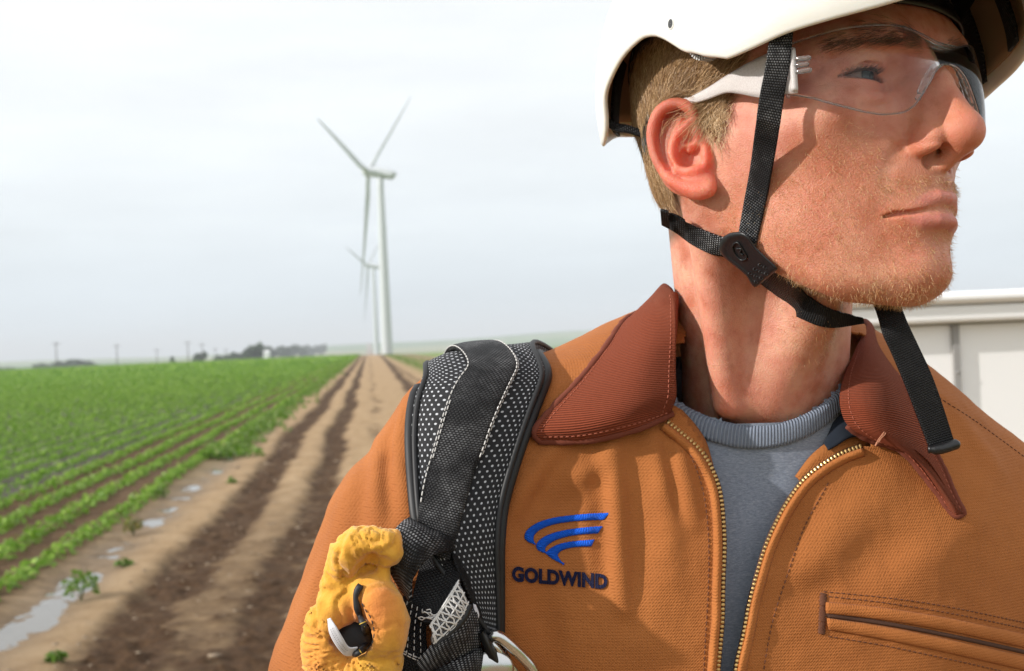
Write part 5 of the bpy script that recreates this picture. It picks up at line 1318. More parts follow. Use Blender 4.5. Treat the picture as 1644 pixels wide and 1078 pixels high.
# adjusting dial with ribbed edge showing under the lobe
parts, tparts = [], []
dc = hray(1134, 70, 86); dn = np.array([.1, 1, -.1]); dn /= np.linalg.norm(dn); e1 = np.cross(dn, [0, 0, 1]); e1 /= np.linalg.norm(e1); e2 = np.cross(dn, e1)
for k in range(30):
    a0 = k / 30 * 2 * math.pi; a1 = a0 + 2 * math.pi / 30 * .5; pr = []
    for z in (-3, 4):
        for (aa, rr_) in ((a0, 7.0), (a0, 9.2), (a1, 9.2), (a1, 7.0)): pr.append(dc + dn * z + (math.cos(aa) * e1 + math.sin(aa) * e2) * rr_)
    parts.append((np.array(pr), [[0, 1, 2, 3], [7, 6, 5, 4], [0, 4, 5, 1], [1, 5, 6, 2], [2, 6, 7, 3], [3, 7, 4, 0]]))
V, F, _ = merge(parts); dial = mesh_obj('dial', to_world(V), F, Mat('grey plastic teeth', color=(.45, .45, .44), rough=.5).m, helmet, smooth=False)
ph = np.linspace(0, 2 * np.pi, 49)[:-1]; Gd = np.array([dc + dn * z + (np.cos(ph)[:, None] * e1 + np.sin(ph)[:, None] * e2) * r for z, r in ((-4, 7.2), (3.4, 7.2), (4.4, 6.2), (4.6, 1))]); mesh_obj('dial_hub', to_world(Gd.reshape(-1, 3)), grid_faces(4, 48, True), m_blk, dial)

# chin strap ------------------------------------------------------
def head_hit(u, v, off=0.0):
    u = np.atleast_1d(np.asarray(u, float)); v = np.atleast_1d(np.asarray(v, float)); o = to_head(C0); D = ((P(u, v, 1.0) - C0) @ HM.T) * 1000; t = np.full(len(u), .45)
    for _ in range(70): t = np.minimum(t + (head_sdf((o + D * t[:, None]).astype(np.float32)) - off) / 1000 * .8, .8)
    return t
def strap_face(Lx, Rx, nr, nc, name, mat, parent, top=None, th=.0014, off=1.6):
    """strap lying on the face: edges in pixels; top = [(row fraction, depth)] overrides near the start"""
    a = catmull(np.array(Lx, float), nr); b = catmull(np.array(Rx, float), nr); t = np.linspace(0, 1, nc)
    G = a[:, None] * (1 - t)[None, :, None] + b[:, None] * t[None, :, None]
    d = head_hit(G[..., 0].ravel(), G[..., 1].ravel(), off).reshape(nr, nc); d = np.minimum(d, np.median(d, 1)[:, None] + .004); dm = np.minimum(d.mean(1), .642)
    k = np.ones(9) / 9; pad = np.concatenate([dm[:1].repeat(4), dm, dm[-1:].repeat(4)]); dm = np.convolve(pad, k, 'valid'); sl = (d[:, -1] - d[:, 0]); sl = np.convolve(np.concatenate([sl[:1].repeat(4), sl, sl[-1:].repeat(4)]), k, 'valid')
    if top is not None:
        w, dd = top; x = np.linspace(0, 1, nr); dm = dm * w(x) + dd(x) * (1 - w(x)); sl = sl * w(x)
    d = dm[:, None] + sl[:, None] * (t - .5)[None]
    W = P(G[..., 0], G[..., 1], d); V, F, uv = solid_grid(W, th); return mesh_obj(name, V, F, mat, parent, uv=uv), W
m_chin = web_mat('black chin webbing', base=.006, fleck=.42, pu=.0014, pv=.0013, thr=.62)
d_rim = hdepth([80, 82, 30]); d_face = float(head_hit(1245, 200, 3)[0])
sa = [(1237, 44), (1236, 60), (1229, 110), (1221, 150), (1212, 210), (1204, 270), (1194, 325), (1186, 372), (1184, 395)]; sb_ = [(1274, 40), (1273, 60), (1267, 110), (1260, 150), (1251, 210), (1241, 262), (1228, 325), (1213, 390), (1208, 420)]
strap_face(sa, sb_, 90, 14, 'chin_strap', m_chin, helmet, top=(lambda x: np.clip((x - .42) / .3, 0, 1), lambda x: np.interp(x, [0, .15, .35, .6, 1], [hdepth(hray(1256, 45, 83)), hdepth(hray(1252, 80, 83)), hdepth(hray(1240, 150, 81.5)), hdepth(hray(1228, 240, 76.5)), hdepth(hray(1200, 390, 70))])))
strap_face([(1060, 338), (1081, 345), (1110, 362), (1140, 375), (1168, 386)], [(1062, 362), (1084, 374), (1110, 393), (1140, 408), (1166, 414)], 50, 12, 'chin_strap', m_chin, helmet)
strap_face([(1225, 425), (1247, 436), (1286, 466), (1318, 489), (1351, 503), (1386, 511)], [(1205, 446), (1222, 462), (1253, 493), (1290, 514), (1332, 527), (1388, 520)], 60, 14, 'chin_strap', m_webdark, helmet, off=2.2)
# loose end hanging from under the chin
dz = [(1396, 470, .650), (1408, 503, .636), (1418, 535, .627), (1434, 570, .626), (1455, 620, .626), (1475, 672, .629), (1494, 722, .632)]; dy = [(1436, 460, .650), (1447, 492, .636), (1458, 520, .629), (1473, 552, .628), (1496, 602, .628), (1515, 655, .631), (1533, 712, .634)]
W, F_, uv_ = None, None, None
G = loft([np.array([a, ((np.array(a) + np.array(b)) / 2).tolist(), b]) for a, b in zip(dz, dy)], 60, 12); Wd = P(G[..., 0], G[..., 1], G[..., 2]); V, F, uv = solid_grid(Wd, .0016); mesh_obj('chin_strap_tail', V, F, m_webdark, helmet, uv=uv)
q = np.array([(1490, 722, .631), (1510, 721, .630), (1530, 715, .631), (1540, 711, .632)]); V, F = tube(catmull(P(q[:, 0], q[:, 1], q[:, 2]), 20), [.0022] * 3 + [.0029] * 15 + [.002, .001], 10); mesh_obj('strap_stop', V, F, m_blk, helmet)
# rear strap inside the shell going to the nape
q1 = np.array([hray(969, 172, 84), hray(975, 195, 82), hray(990, 206, 78), hray(1010, 210, 72), hray(1040, 221, 62)]); wv = np.array([0, 0, 1]) * 4
G = np.stack([catmull(q1 + np.array([0, 0, 3.4]) , 30), catmull(q1, 30), catmull(q1 - np.array([0, 0, 3.0]) * np.linspace(1, .3, 5)[:, None], 30)], 1); V, F, uv = solid_grid(to_world(G), .0015); mesh_obj('rear_strap', V, F, m_webdark, helmet, uv=uv)
# buckle on the jaw
bk_out = [(1180, 373), (1192, 373), (1201, 379), (1212, 395), (1228, 411), (1246, 428), (1247, 434), (1230, 448), (1214, 461), (1206, 456), (1198, 443), (1180, 428), (1160, 411), (1154, 399), (1158, 385), (1168, 376)]
bo = catmull(np.array(bk_out, float), 72, closed=True); cB = bo.mean(0); rows = []
dB = head_hit(bo[:, 0], bo[:, 1], 3.0); A_ = np.column_stack([bo - cB, np.ones(72)]); co_, *_r = np.linalg.lstsq(A_, np.minimum(dB, np.median(dB) + .004), rcond=None); base_d = lambda q: (q - cB) @ co_[:2] + co_[2]
for sc, z in ((1, -.2), (1.0, 2.0), (.94, 3.4), (.84, 4.0), (.78, 3.5), (.70, 3.3), (.4, 3.6), (.02, 3.7)):
    q = cB + (bo - cB) * sc; rows.append(P(q[:, 0], q[:, 1], base_d(q) - z / 1000))
Mb = Mat('moulded black plastic', color=(.010, .010, .011), rough=.38, spec=.5); nb = Mb.noise(900, 2, .6, Mb.co('Object')); Mb.l(Mb.bump(nb, .0002, .7), Mb.b.inputs['Normal'])
G = np.array(rows); mesh_obj('side_buckle', to_world(to_head(G.reshape(-1, 3))), grid_faces(8, 72, True), Mb.m, helmet)
sbk = [o for o in helmet.children if o.name.startswith('side_buckle')][0]
parts = []
for i, (x, y) in enumerate([(1204, 440), (1212, 433), (1220, 426), (1228, 430), (1221, 437), (1213, 444), (1230, 440), (1222, 447), (1214, 453)]):
    q = np.array([[x, y]], float); c = P(x, y, float(base_d(q)[0]) - .0042); rr_ = .0009; pp = np.array([c + (CR * math.cos(a) + CU * math.sin(a)) * rr_ for a in np.linspace(0, 2 * math.pi, 13)[:-1]]); parts.append(tube(np.concatenate([pp]), .00028, 5, closed=True))
V, F, _ = merge(parts); mesh_obj('grip_dots', V, F, Mb.m, sbk)
qq = [(1176, 396), (1184, 390), (1193, 402), (1199, 414), (1190, 418), (1180, 408)]; q = np.array(qq, float); X = np.array([P(x, y, float(base_d(np.array([[x, y]]))[0]) - .0042) for x, y in qq]); V, F = tube(catmull(X, 40, closed=True), .0005, 6, closed=True); mesh_obj('raised_mark', V, F, Mb.m, sbk)
X = np.array([P(x, y, float(base_d(np.array([[x, y]]))[0]) - .0043) for x, y in [(1182, 400), (1190, 400), (1188, 406), (1193, 410)]]); V, F = tube(catmull(X, 20), .0005, 6); mesh_obj('raised_mark', V, F, Mb.m, sbk)

# safety glasses --------------------------------------------------
glasses = empty('safety_glasses', to_world([110, 0, 15]), 'clear wraparound safety glasses with frosted temple arms, on the man\'s face', 'glasses')
Mg_ = bpy.data.materials.new('clear polycarbonate'); Mg_.use_nodes = True; nt = Mg_.node_tree; nt.nodes.clear()
out = nt.nodes.new('ShaderNodeOutputMaterial'); tr = nt.nodes.new('ShaderNodeBsdfTransparent'); gl = nt.nodes.new('ShaderNodeBsdfGlossy'); df = nt.nodes.new('ShaderNodeBsdfDiffuse'); fz = nt.nodes.new('ShaderNodeFresnel'); m1 = nt.nodes.new('ShaderNodeMixShader'); m2 = nt.nodes.new('ShaderNodeMixShader'); nz = nt.nodes.new('ShaderNodeTexNoise'); mr = nt.nodes.new('ShaderNodeMapRange')
tr.inputs[0].default_value = (.985, .98, .975, 1); gl.inputs['Roughness'].default_value = .03; fz.inputs[0].default_value = 1.23; df.inputs[0].default_value = (.8, .8, .82, 1)
nz.inputs['Scale'].default_value = 60; nz.inputs['Detail'].default_value = 6; mr.inputs[1].default_value = .35; mr.inputs[2].default_value = .8; mr.inputs[3].default_value = .0; mr.inputs[4].default_value = .008
tcx = nt.nodes.new('ShaderNodeTexCoord'); nt.links.new(tcx.outputs['Object'], nz.inputs['Vector'])
nt.links.new(nz.outputs[0], mr.inputs[0]); nt.links.new(mr.outputs[0], m1.inputs[0]); nt.links.new(tr.outputs[0], m1.inputs[1]); nt.links.new(df.outputs[0], m1.inputs[2])
nt.links.new(fz.outputs[0], m2.inputs[0]); nt.links.new(m1.outputs[0], m2.inputs[1]); nt.links.new(gl.outputs[0], m2.inputs[2]); nt.links.new(m2.outputs[0], out.inputs[0])
bs = np.array([(0, 15.5), (5, 15), (9, 13), (13, 9.5), (17, 4), (20, 0), (23, -4), (27, -8.8), (33, -12), (40, -12.5), (47, -11), (54, -8), (61, -4.5), (68, -.5), (75, 2)], float); ts = np.array([(0, 26.5), (7, 26.6), (12, 28), (21, 31), (30, 33.3), (41, 34), (52, 33.3), (63, 31), (72, 28.5), (75, 28)], float)
ns_ = 150; S_ = np.linspace(-75, 75, ns_); bt = _pchip_like(bs[:, 0], bs[:, 1], np.abs(S_)); tp = _pchip_like(ts[:, 0], ts[:, 1], np.abs(S_))
def lens_f(s, u): return 114 - s ** 2 / 135 - (u - 10) ** 2 / 250 + 2.2 * np.exp(-((np.abs(s) - 34) / 20) ** 2) - .8
rows = []
for k in np.linspace(0, 1, 30): u = bt * (1 - k) + tp * k; rows.append(np.stack([lens_f(S_, u), S_, u], 1))
G = np.array(rows); V, F, uv = solid_grid(to_world(G), .0016); mesh_obj('lens', V, F, Mg_, glasses)
Mr_ = Mat('clear lens rim', rough=.08, spec=.6, color=(.9, .9, .9)); Mr_.set('Transmission Weight', .92); Mr_.set('IOR', 1.5)
ed = np.concatenate([np.stack([lens_f(S_, bt), S_, bt], 1), np.stack([lens_f(S_, tp), S_, tp], 1)[::-1]]) + np.array([-.8, 0, 0])
V, F = tube(to_world(catmull(ed, 420, closed=True)), .0006, 8, closed=True); mesh_obj('lens_rim', V, F, Mr_.m, glasses)
for sg in (1, -1):
    ar = np.array([(lens_f(s, u) - 3.2, s * sg, u) for s, u in [(6, 17), (9.5, 14.5), (13.5, 10), (17.5, 4), (20.5, -1), (22.5, -5)]]); V, F = tube(to_world(catmull(ar, 40)), np.array([.8, 1.4, 1.9, 2.1, 2.0, 1.4, .6])[np.linspace(0, 6, 40).astype(int)] / 1000, 10); mesh_obj('nose_pad', V, F, Mr_.m, glasses)
Mf = Mat('frosted temple plastic', rough=.28, spec=.5); nf = Mf.noise(1500, 2, .6, Mf.co('Object')); Mf.l(Mf.ramp(nf, [(.3, (.70, .64, .62)), (.7, (.86, .82, .80))]), Mf.b.inputs['Base Color']); Mf.set('Transmission Weight', .35); Mf.set('IOR', 1.2); Mf.l(Mf.bump(nf, .0002, .6), Mf.b.inputs['Normal'])
upE = [(1098, 158), (1109, 155), (1137, 140), (1165, 122), (1201, 101), (1234, 85), (1262, 76), (1274, 76)]; loE = [(1102, 164), (1116, 166), (1137, 160), (1165, 150), (1187, 151), (1222, 157), (1255, 152), (1277, 150)]
for sg in (1, -1):
    for nm in ('temple_arm',):
        a = np.array([hray(x, y, s) for (x, y), s in zip(upE, (77, 77.5, 78, 78, 77.5, 77, 76, 75.5))]); b = np.array([hray(x, y, s) for (x, y), s in zip(loE, (77, 77.5, 78, 78, 77.5, 77, 76, 75.5))])
        A = catmull_param(a, 60); B = catmull_param(b, 60); G = np.stack([A, A * .85 + B * .15 + [0, .7, 0], A * .5 + B * .5 + [0, 1.0, 0], A * .15 + B * .85 + [0, .7, 0], B], 1)
        G = np.concatenate([G[:1] * .3 + G[:1].mean(1, keepdims=True) * .7, G]); G[..., 1] *= sg
        V, F, uv = solid_grid(to_world(G), .002, toward=to_world([40, 300 * sg, 10])); arm = mesh_obj(nm, V, F, Mf.m, glasses)
    for (y0, y1, x1) in ((96, 93, 1302), (106, 103, 1299), (118, 112, 1303)):
        if sg < 0: continue
        p = np.array([hray(1268, y0, 76.6), hray(1285, (y0 + y1) / 2, 75.5), hray(x1, y1, 73.5)]); p[:, 1] *= sg; V, F = tube(to_world(catmull(p, 14)), [.0006] + [.0013] * 12 + [.0006], 8); mesh_obj('hinge_prong', V, F, Mr_.m, arm)
    p = np.array([hray(1272, 82, 76), hray(1274, 112, 76.3), hray(1276, 146, 76)]); p[:, 1] *= sg; V, F = tube(to_world(catmull(p, 16)), .0017, 10); mesh_obj('hinge', V, F, Mf.m, arm)
# ================================================================ land, track, crops, turbines, far things
DRX = -0.125                                       # track direction: x drifts with y
def lat(x, y): return x - DRX * y
def ground_z(x, y):
    r = np.hypot(x, y); d = np.clip((r - 250) / 500, 0, 1); z = -7.5 * d * d * (3 - 2 * d)
    hill = np.clip((r - 1800) / 2600, 0, 1); hill = hill * hill * (3 - 2 * hill)
    az = np.degrees(np.arctan2(x, y)); n = .5 + .5 * np.sin(az * .37 + 1.1) * np.sin(az * .13 + .4)
    side = np.clip((az + 16) / 22, 0, 1)
    z = z + hill * (9 + 34 * side * (.55 + .45 * n) + 10 * n)
    return z
# far land sheet in rings
rr_ = np.concatenate([[0], np.geomspace(6, 12000, 90)]); aa = np.linspace(0, 2 * math.pi, 361)[:-1]
X = rr_[:, None] * np.sin(aa); Y = rr_[:, None] * np.cos(aa); Z = ground_z(X, Y) - .13
Mgd = Mat('farmland', rough=.95, spec=.1); co = Mgd.co('Object'); x = Mgd.sep(co)
big = Mgd.n('ShaderNodeTexVoronoi'); big.inputs['Scale'].default_value = .0022; Mgd.l(Mgd.map(co, (1, .45, 1)), big.inputs['Vector']); bc = Mgd.sep(big.outputs['Color'])
n = Mgd.noise(.02, 5, .6, co); c = Mgd.ramp(Mgd.math('ADD', Mgd.math('MULTIPLY', bc[0], .7), Mgd.math('MULTIPLY', n, .3)), [(.2, (.075, .16, .03)), (.45, (.12, .21, .045)), (.62, (.16, .24, .06)), (.8, (.26, .25, .12)), (.95, (.09, .15, .04))])
latn = Mgd.math('MULTIPLY_ADD', x[1], .125, x[0]); soil = Mgd.math('MULTIPLY', Mgd.math('SUBTRACT', 7.0, Mgd.math('ABSOLUTE', Mgd.math('ADD', latn, -3.0)), clamp=True), 1.0, clamp=True)
c = Mgd.mix(soil, c, (.24, .165, .10)); Mgd.l(c, Mgd.b.inputs['Base Color'])
tag(mesh_obj('ground', np.stack([X, Y, Z], 2).reshape(-1, 3), grid_faces(len(rr_), 360, True), Mgd.m), kind='structure')
# the dirt track: a fine strip with ruts, clods and a wet ditch
ws = np.concatenate([np.linspace(-4.2, -2.7, 16)[:-1], np.arange(-2.7, 2.4, .028), np.linspace(2.4, 7, 40)[1:]]); ys = np.concatenate([np.arange(-3, 3.4, .15), np.geomspace(3.4, 330, 900)[0:]]); ys = np.unique(ys)
Wg, Yg = np.meshgrid(ws, ys); wob = .05 * np.sin(Yg * .35) + .03 * np.sin(Yg * .9 + 1)
pts = np.stack([Wg.ravel(), Yg.ravel(), 0 * Wg.ravel()], 1)
N1 = smooth_noise(pts, 2.2, 1, 4).reshape(Wg.shape); N2 = smooth_noise(pts, 9, 2, 3).reshape(Wg.shape); N3 = smooth_noise(pts * np.array([1, .5, 1]), .8, 4, 3).reshape(Wg.shape)
def bandf(c, w, s): return 1 / (1 + np.exp((np.abs(Wg + wob - c - .10 * N1) - w - .05 * N3) / s))
conv = np.clip(Yg / 60, 0, 1)
dark = np.clip(bandf(-1.36, .20, .035) * 1.0 + bandf(-.60, .17, .035) * 1.0 + .75 * bandf(-.98, .20, .05) * (N3 > -.3 - .9 * np.clip(1 - (Yg - 4) / 10, 0, 1)) * np.clip(1 - (Yg - 5) / 9, 0, 1), 0, 1)
dark = np.clip(dark + .45 * bandf(.15, .10, .03) * (N1 > 0) + .9 * bandf(1.55 + .006 * (Yg - 45), .22, .05) * np.clip((Yg - 12) / 10, 0, 1) + .5 * bandf(2.2, .15, .05), 0, 1) * np.clip(1.15 - .0012 * Yg, .5, 1)
dark = np.clip(dark * (1.08 + .75 * N2 + .45 * N1), 0, 1)
dark = np.maximum(dark, .75 / (1 + np.exp((Wg + 2.42) / .04))); H = -.05 * dark * (Wg > -2.3) + .018 * N1 + .016 * N2 * (1 + 2.6 * dark) + .02 * N3
clod = np.clip(N2 - .42, 0, 1) * np.clip(N1 + .3, 0, 1); H += .10 * clod * (dark > .25)
ditch = np.exp(-((Wg + 2.12 + .10 * N3) / .26) ** 2); ditch *= np.clip(1.6 - Yg / 22, .10, 1); H -= .05 * ditch + .055 * ditch * np.clip(N1 + .8 * N2 - .12, -.9, 1)
H *= np.clip(1.2 - Yg / 200, .3, 1); H += .02
Xg = Wg + DRX * Yg; Zg = H + ground_z(Xg, Yg)
Mdt = Mat('track soil', rough=.95, spec=.15); co = Mdt.co('Object'); da = Mdt.attr('dark'); we = Mdt.attr('wet')
n1 = Mdt.noise(3.0, 6, .65, co); n2 = Mdt.noise(28, 6, .75, co); n3 = Mdt.noise(110, 4, .8, co)
c = Mdt.ramp(n1, [(.3, (.26, .168, .088)), (.5, (.36, .245, .135)), (.72, (.44, .315, .19))]); c = Mdt.mix(Mdt.math('MULTIPLY', Mdt.math('SUBTRACT', n2, .5, clamp=True), 2.4, clamp=True), c, (.42, .31, .20)); c = Mdt.mix(Mdt.math('MULTIPLY', Mdt.math('SUBTRACT', .44, n2, clamp=True), 4, clamp=True), c, (.15, .085, .045))
dk = Mdt.ramp(n2, [(.3, (.040, .022, .012)), (.55, (.085, .048, .025)), (.75, (.16, .096, .052))])
c = Mdt.mix(Mdt.math('MULTIPLY', da, Mdt.math('MULTIPLY_ADD', n3, .8, .72), clamp=True), c, dk); c = Mdt.mix(we, c, (.13, .10, .075)); c = Mdt.mix(Mdt.math('MULTIPLY', Mdt.attr('weedy'), Mdt.math('MULTIPLY', Mdt.math('SUBTRACT', n2, .35, clamp=True), 4, clamp=True)), c, (.11, .15, .03))
Mdt.l(c, Mdt.b.inputs['Base Color']); Mdt.l(Mdt.bump(Mdt.math('ADD', n2, Mdt.math('MULTIPLY', n3, .5)), .02, .8), Mdt.b.inputs['Normal']); Mdt.l(Mdt.math('SUBTRACT', .95, Mdt.math('MULTIPLY', we, .5)), Mdt.b.inputs['Roughness'])
weedy = np.clip(np.exp(-((Wg + 2.35) / .25) ** 2) * np.clip((Yg - 12) / 20, 0, 1) + np.clip((Wg - 2.6) / .8, 0, 1), 0, 1)
tag(mesh_obj('dirt_track', np.stack([Xg, Yg, Zg], 2).reshape(-1, 3), grid_faces(len(ys), len(ws)), Mdt.m, attrs=dict(dark=dark.ravel(), wet=(ditch * (N1 * .5 + .8) * .8).clip(0, 1).ravel(), weedy=weedy.ravel())), kind='structure')
Mwt = Mat('shallow rain water', rough=.06, spec=.6, color=(.12, .105, .085)); nw = Mwt.noise(14, 3, .5, Mwt.co('Object')); Mwt.l(Mwt.bump(nw, .004, .3), Mwt.b.inputs['Normal'])
wy = np.geomspace(3.0, 30, 60); G = np.stack([np.stack([np.linspace(-2.62, -1.72, 8) + DRX * y, np.full(8, y), np.full(8, -.022)], 1) for y in wy]); tag(mesh_obj('puddle_water', G.reshape(-1, 3), grid_faces(60, 8), Mwt.m), kind='structure')
# stones on the track are loose stuff
rs = np.random.RandomState(4); parts = []; n = 620; yy = 3.6 + 16 * rs.rand(n) ** 1.6; wwd = rs.uniform(-2.0, 1.2, n); 
Vs, Fs = [], []; octa = np.array([(1, 0, 0), (0, 1, 0), (-1, 0, 0), (0, -1, 0), (0, 0, .8), (0, 0, -.4), (.7, .7, .3), (-.7, .7, .35), (-.7, -.7, .3), (.7, -.7, .35)], float)
fo = [[6, 4, 0], [4, 6, 1], [7, 4, 1], [4, 7, 2], [8, 4, 2], [4, 8, 3], [9, 4, 3], [4, 9, 0], [0, 5, 6], [6, 5, 1], [1, 5, 7], [7, 5, 2], [2, 5, 8], [8, 5, 3], [3, 5, 9], [9, 5, 0]]
for i in range(n):
    s_ = rs.uniform(.006, .018) * (1 + (rs.rand() > .95)); a = rs.rand() * 6.3; R_ = np.array([[math.cos(a), -math.sin(a), 0], [math.sin(a), math.cos(a), 0], [0, 0, 1]]); Vs.append((octa * rs.uniform(.7, 1.2, (10, 1))) @ R_.T * s_ * np.array([1.2, .9, .7]) + [wwd[i] + DRX * yy[i], yy[i], .022]); Fs += [[q + 10 * i for q in f] for f in fo]
tag(mesh_obj('pebbles', np.concatenate(Vs), Fs, Mat('pale stones', color=(.27, .205, .14), rough=.9).m), kind='stuff')

# crops ------------------------------------------------------------
def leaf_mat(name, a, b, yel):
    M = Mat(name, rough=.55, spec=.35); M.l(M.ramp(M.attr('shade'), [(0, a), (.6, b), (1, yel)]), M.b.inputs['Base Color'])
    tr = M.n('ShaderNodeBsdfTranslucent'); tr.inputs[0].default_value = (.16, .36, .03, 1); mx = M.n('ShaderNodeMixShader'); mx.inputs[0].default_value = .28; M.l(M.b.outputs[0], mx.inputs[1]); M.l(tr.outputs[0], mx.inputs[2]); M.l(mx.outputs[0], M.o.inputs[0]); return M.m
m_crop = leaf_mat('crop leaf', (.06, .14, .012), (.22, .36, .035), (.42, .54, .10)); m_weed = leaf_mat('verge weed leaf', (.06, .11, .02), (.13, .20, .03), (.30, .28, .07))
def leaves(cx, cy, cz, per, rad, hgt_, size, seed, flat=.5):
    rs = np.random.RandomState(seed); n = len(cx); k = per; c = np.stack([np.repeat(cx, k), np.repeat(cy, k), np.repeat(cz, k)], 1); a = rs.rand(n * k) * 2 * math.pi; r = rad * np.sqrt(rs.rand(n * k)); h = hgt_ * (.25 + .75 * rs.rand(n * k)) * (1 - .45 * (r / rad) ** 2)
    c += np.stack([r * np.cos(a), r * np.sin(a), h], 1); d = np.stack([np.cos(a), np.sin(a), rs.uniform(-.5, .5, n * k)], 1); d += rs.normal(size=d.shape) * .45; d /= np.linalg.norm(d, axis=1)[:, None]
    up = np.array([0, 0, 1.0]) + rs.normal(size=d.shape) * flat; sd = np.cross(d, up); sd /= np.linalg.norm(sd, axis=1)[:, None]; s = size * rs.uniform(.6, 1.25, n * k)[:, None]
    V = np.stack([c - d * s * .5, c + sd * s * .36, c + d * s * .55 - np.array([0, 0, 1]) * s * .08, c - sd * s * .36], 1).reshape(-1, 3); F = np.arange(n * k * 4).reshape(-1, 4)
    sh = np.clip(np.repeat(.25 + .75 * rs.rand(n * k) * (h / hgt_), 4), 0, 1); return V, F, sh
rs = np.random.RandomState(2); VV, SS = [], []
def rowplants(y0, y1, dy, per, rad, hh, size, seed, kmax=90):
    cx, cy = [], []
    for k in range(kmax):
        w = -2.50 - .48 * k; yv = np.arange(y0, y1, dy); yv = yv + rs.uniform(-.3, .3, len(yv)) * dy
        xv = w + DRX * yv + .035 * np.sin(yv * .7 + k) + rs.normal(size=len(yv)) * .03; u = CX + FPX * xv / yv; m = (u > -800) & (rs.rand(len(yv)) > .04); cx.append(xv[m]); cy.append(yv[m])
    cx = np.concatenate(cx); cy = np.concatenate(cy); v = leaves(cx, cy, ground_z(cx, cy), per, rad, hh, size, seed); VV.append(v[0]); SS.append(v[2])
rowplants(5.5, 26, .12, 24, .085, .14, .052, 3); rowplants(26, 60, .20, 13, .09, .155, .08, 4, 70); rowplants(60, 130, .5, 6, .11, .18, .16, 5, 130); rowplants(130, 330, 1.3, 5, .26, .30, .5, 6, 300)
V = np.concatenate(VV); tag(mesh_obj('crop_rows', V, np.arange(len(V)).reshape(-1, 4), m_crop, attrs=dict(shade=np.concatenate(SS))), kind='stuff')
# soil between the rows
Gs = [[(w + DRX * y, y, float(ground_z(np.array(w + DRX * y), np.array(y))) - .02 + .0) for w in (-140, -60, -20, -8, -4.1)] for y in np.concatenate([[-2], np.geomspace(3, 340, 40)])]
Msl = Mat('field soil', rough=.95); ns = Msl.noise(4, 6, .7, Msl.co('Object')); x = Msl.sep(Msl.co('Object')); vl = Msl.n('ShaderNodeVectorMath', operation='LENGTH'); Msl.l(Msl.co('Object'), vl.inputs[0]); far = Msl.math('MULTIPLY', Msl.math('SUBTRACT', vl.outputs['Value'], 45), 1 / 90, clamp=True)
Msl.l(Msl.mix(far, Msl.ramp(ns, [(.35, (.035, .028, .022)), (.65, (.085, .066, .05))]), (.11, .21, .035)), Msl.b.inputs['Base Color']); tag(mesh_obj('field_soil', np.array(Gs).reshape(-1, 3), grid_faces(41, 5), Msl.m), kind='structure')
# verge weeds: grass fringes as stuff, the clumps one can count as plants
rs = np.random.RandomState(9); n = 2600; yy = 17 + 250 * rs.rand(n) ** 1.6; w = np.where(rs.rand(n) < .62, -2.25 + rs.normal(size=n) * .22, 3.4 + np.abs(rs.normal(size=n)) * 1.4); w = np.where((yy < 30) & (w > 0), 5 + rs.rand(n), w)
v = leaves(w + DRX * yy, yy, ground_z(w, yy), 6, .10, .16, .10, 11, 1.0); sc_ = np.repeat(1 + yy / 90, 24)[:, None]
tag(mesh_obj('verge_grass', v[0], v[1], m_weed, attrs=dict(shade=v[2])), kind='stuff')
def clump(u, v_, r, h, lab, seed, per=60, size=.045, mat=None):
    # where the view ray through the clump's foot meets the ground
    D = P(u, v_, 1.0) - C0; t = (0.0 - C0[2]) / D[2]; g = C0 + D * t
    o = empty('weed_plant', g, lab, 'plant', 'weeds along the wet verge'); vv = leaves(np.array([0.]), np.array([0.]), np.array([0.]), per, r, h, size, seed, 1.2)
    mesh_obj('leaves', vv[0] + g, vv[1], mat or m_weed, o, attrs=dict(shade=vv[2])); rs = np.random.RandomState(seed); parts = []
    for i in range(9): a = rs.rand() * 6.3; e = np.array([math.cos(a) * r * .7, math.sin(a) * r * .7, h * rs.uniform(.6, 1)]); parts.append(tube(np.array([[0, 0, -.02], e * [.4, .4, .6], e]) + g, [.003, .002, .001], 4))
    V, F, _ = merge(parts); mesh_obj('stem', V, F, m_weed, o)
clump(130, 962, .11, .20, 'bushy green and yellow weed between the puddles and the track, nearest the camera', 1, 110)
clump(198, 912, .06, .07, 'small low weed in the wet verge just behind the bushy weed', 2, 40)
clump(214, 858, .09, .17, 'dry reddish weed beside the pale puddle edge', 3, 70, mat=leaf_mat('dry weed leaf', (.12, .06, .02), (.22, .14, .05), (.36, .26, .12)))
clump(90, 1062, .05, .06, 'tiny weed sprouting in the dirt at the bottom left', 4, 40)
clump(372, 778, .06, .10, 'yellowish sprig standing alone in the tan dirt', 5, 36)
clump(262, 800, .08, .16, 'upright orange tinged weed at the end of the first crop row gap', 6, 50)

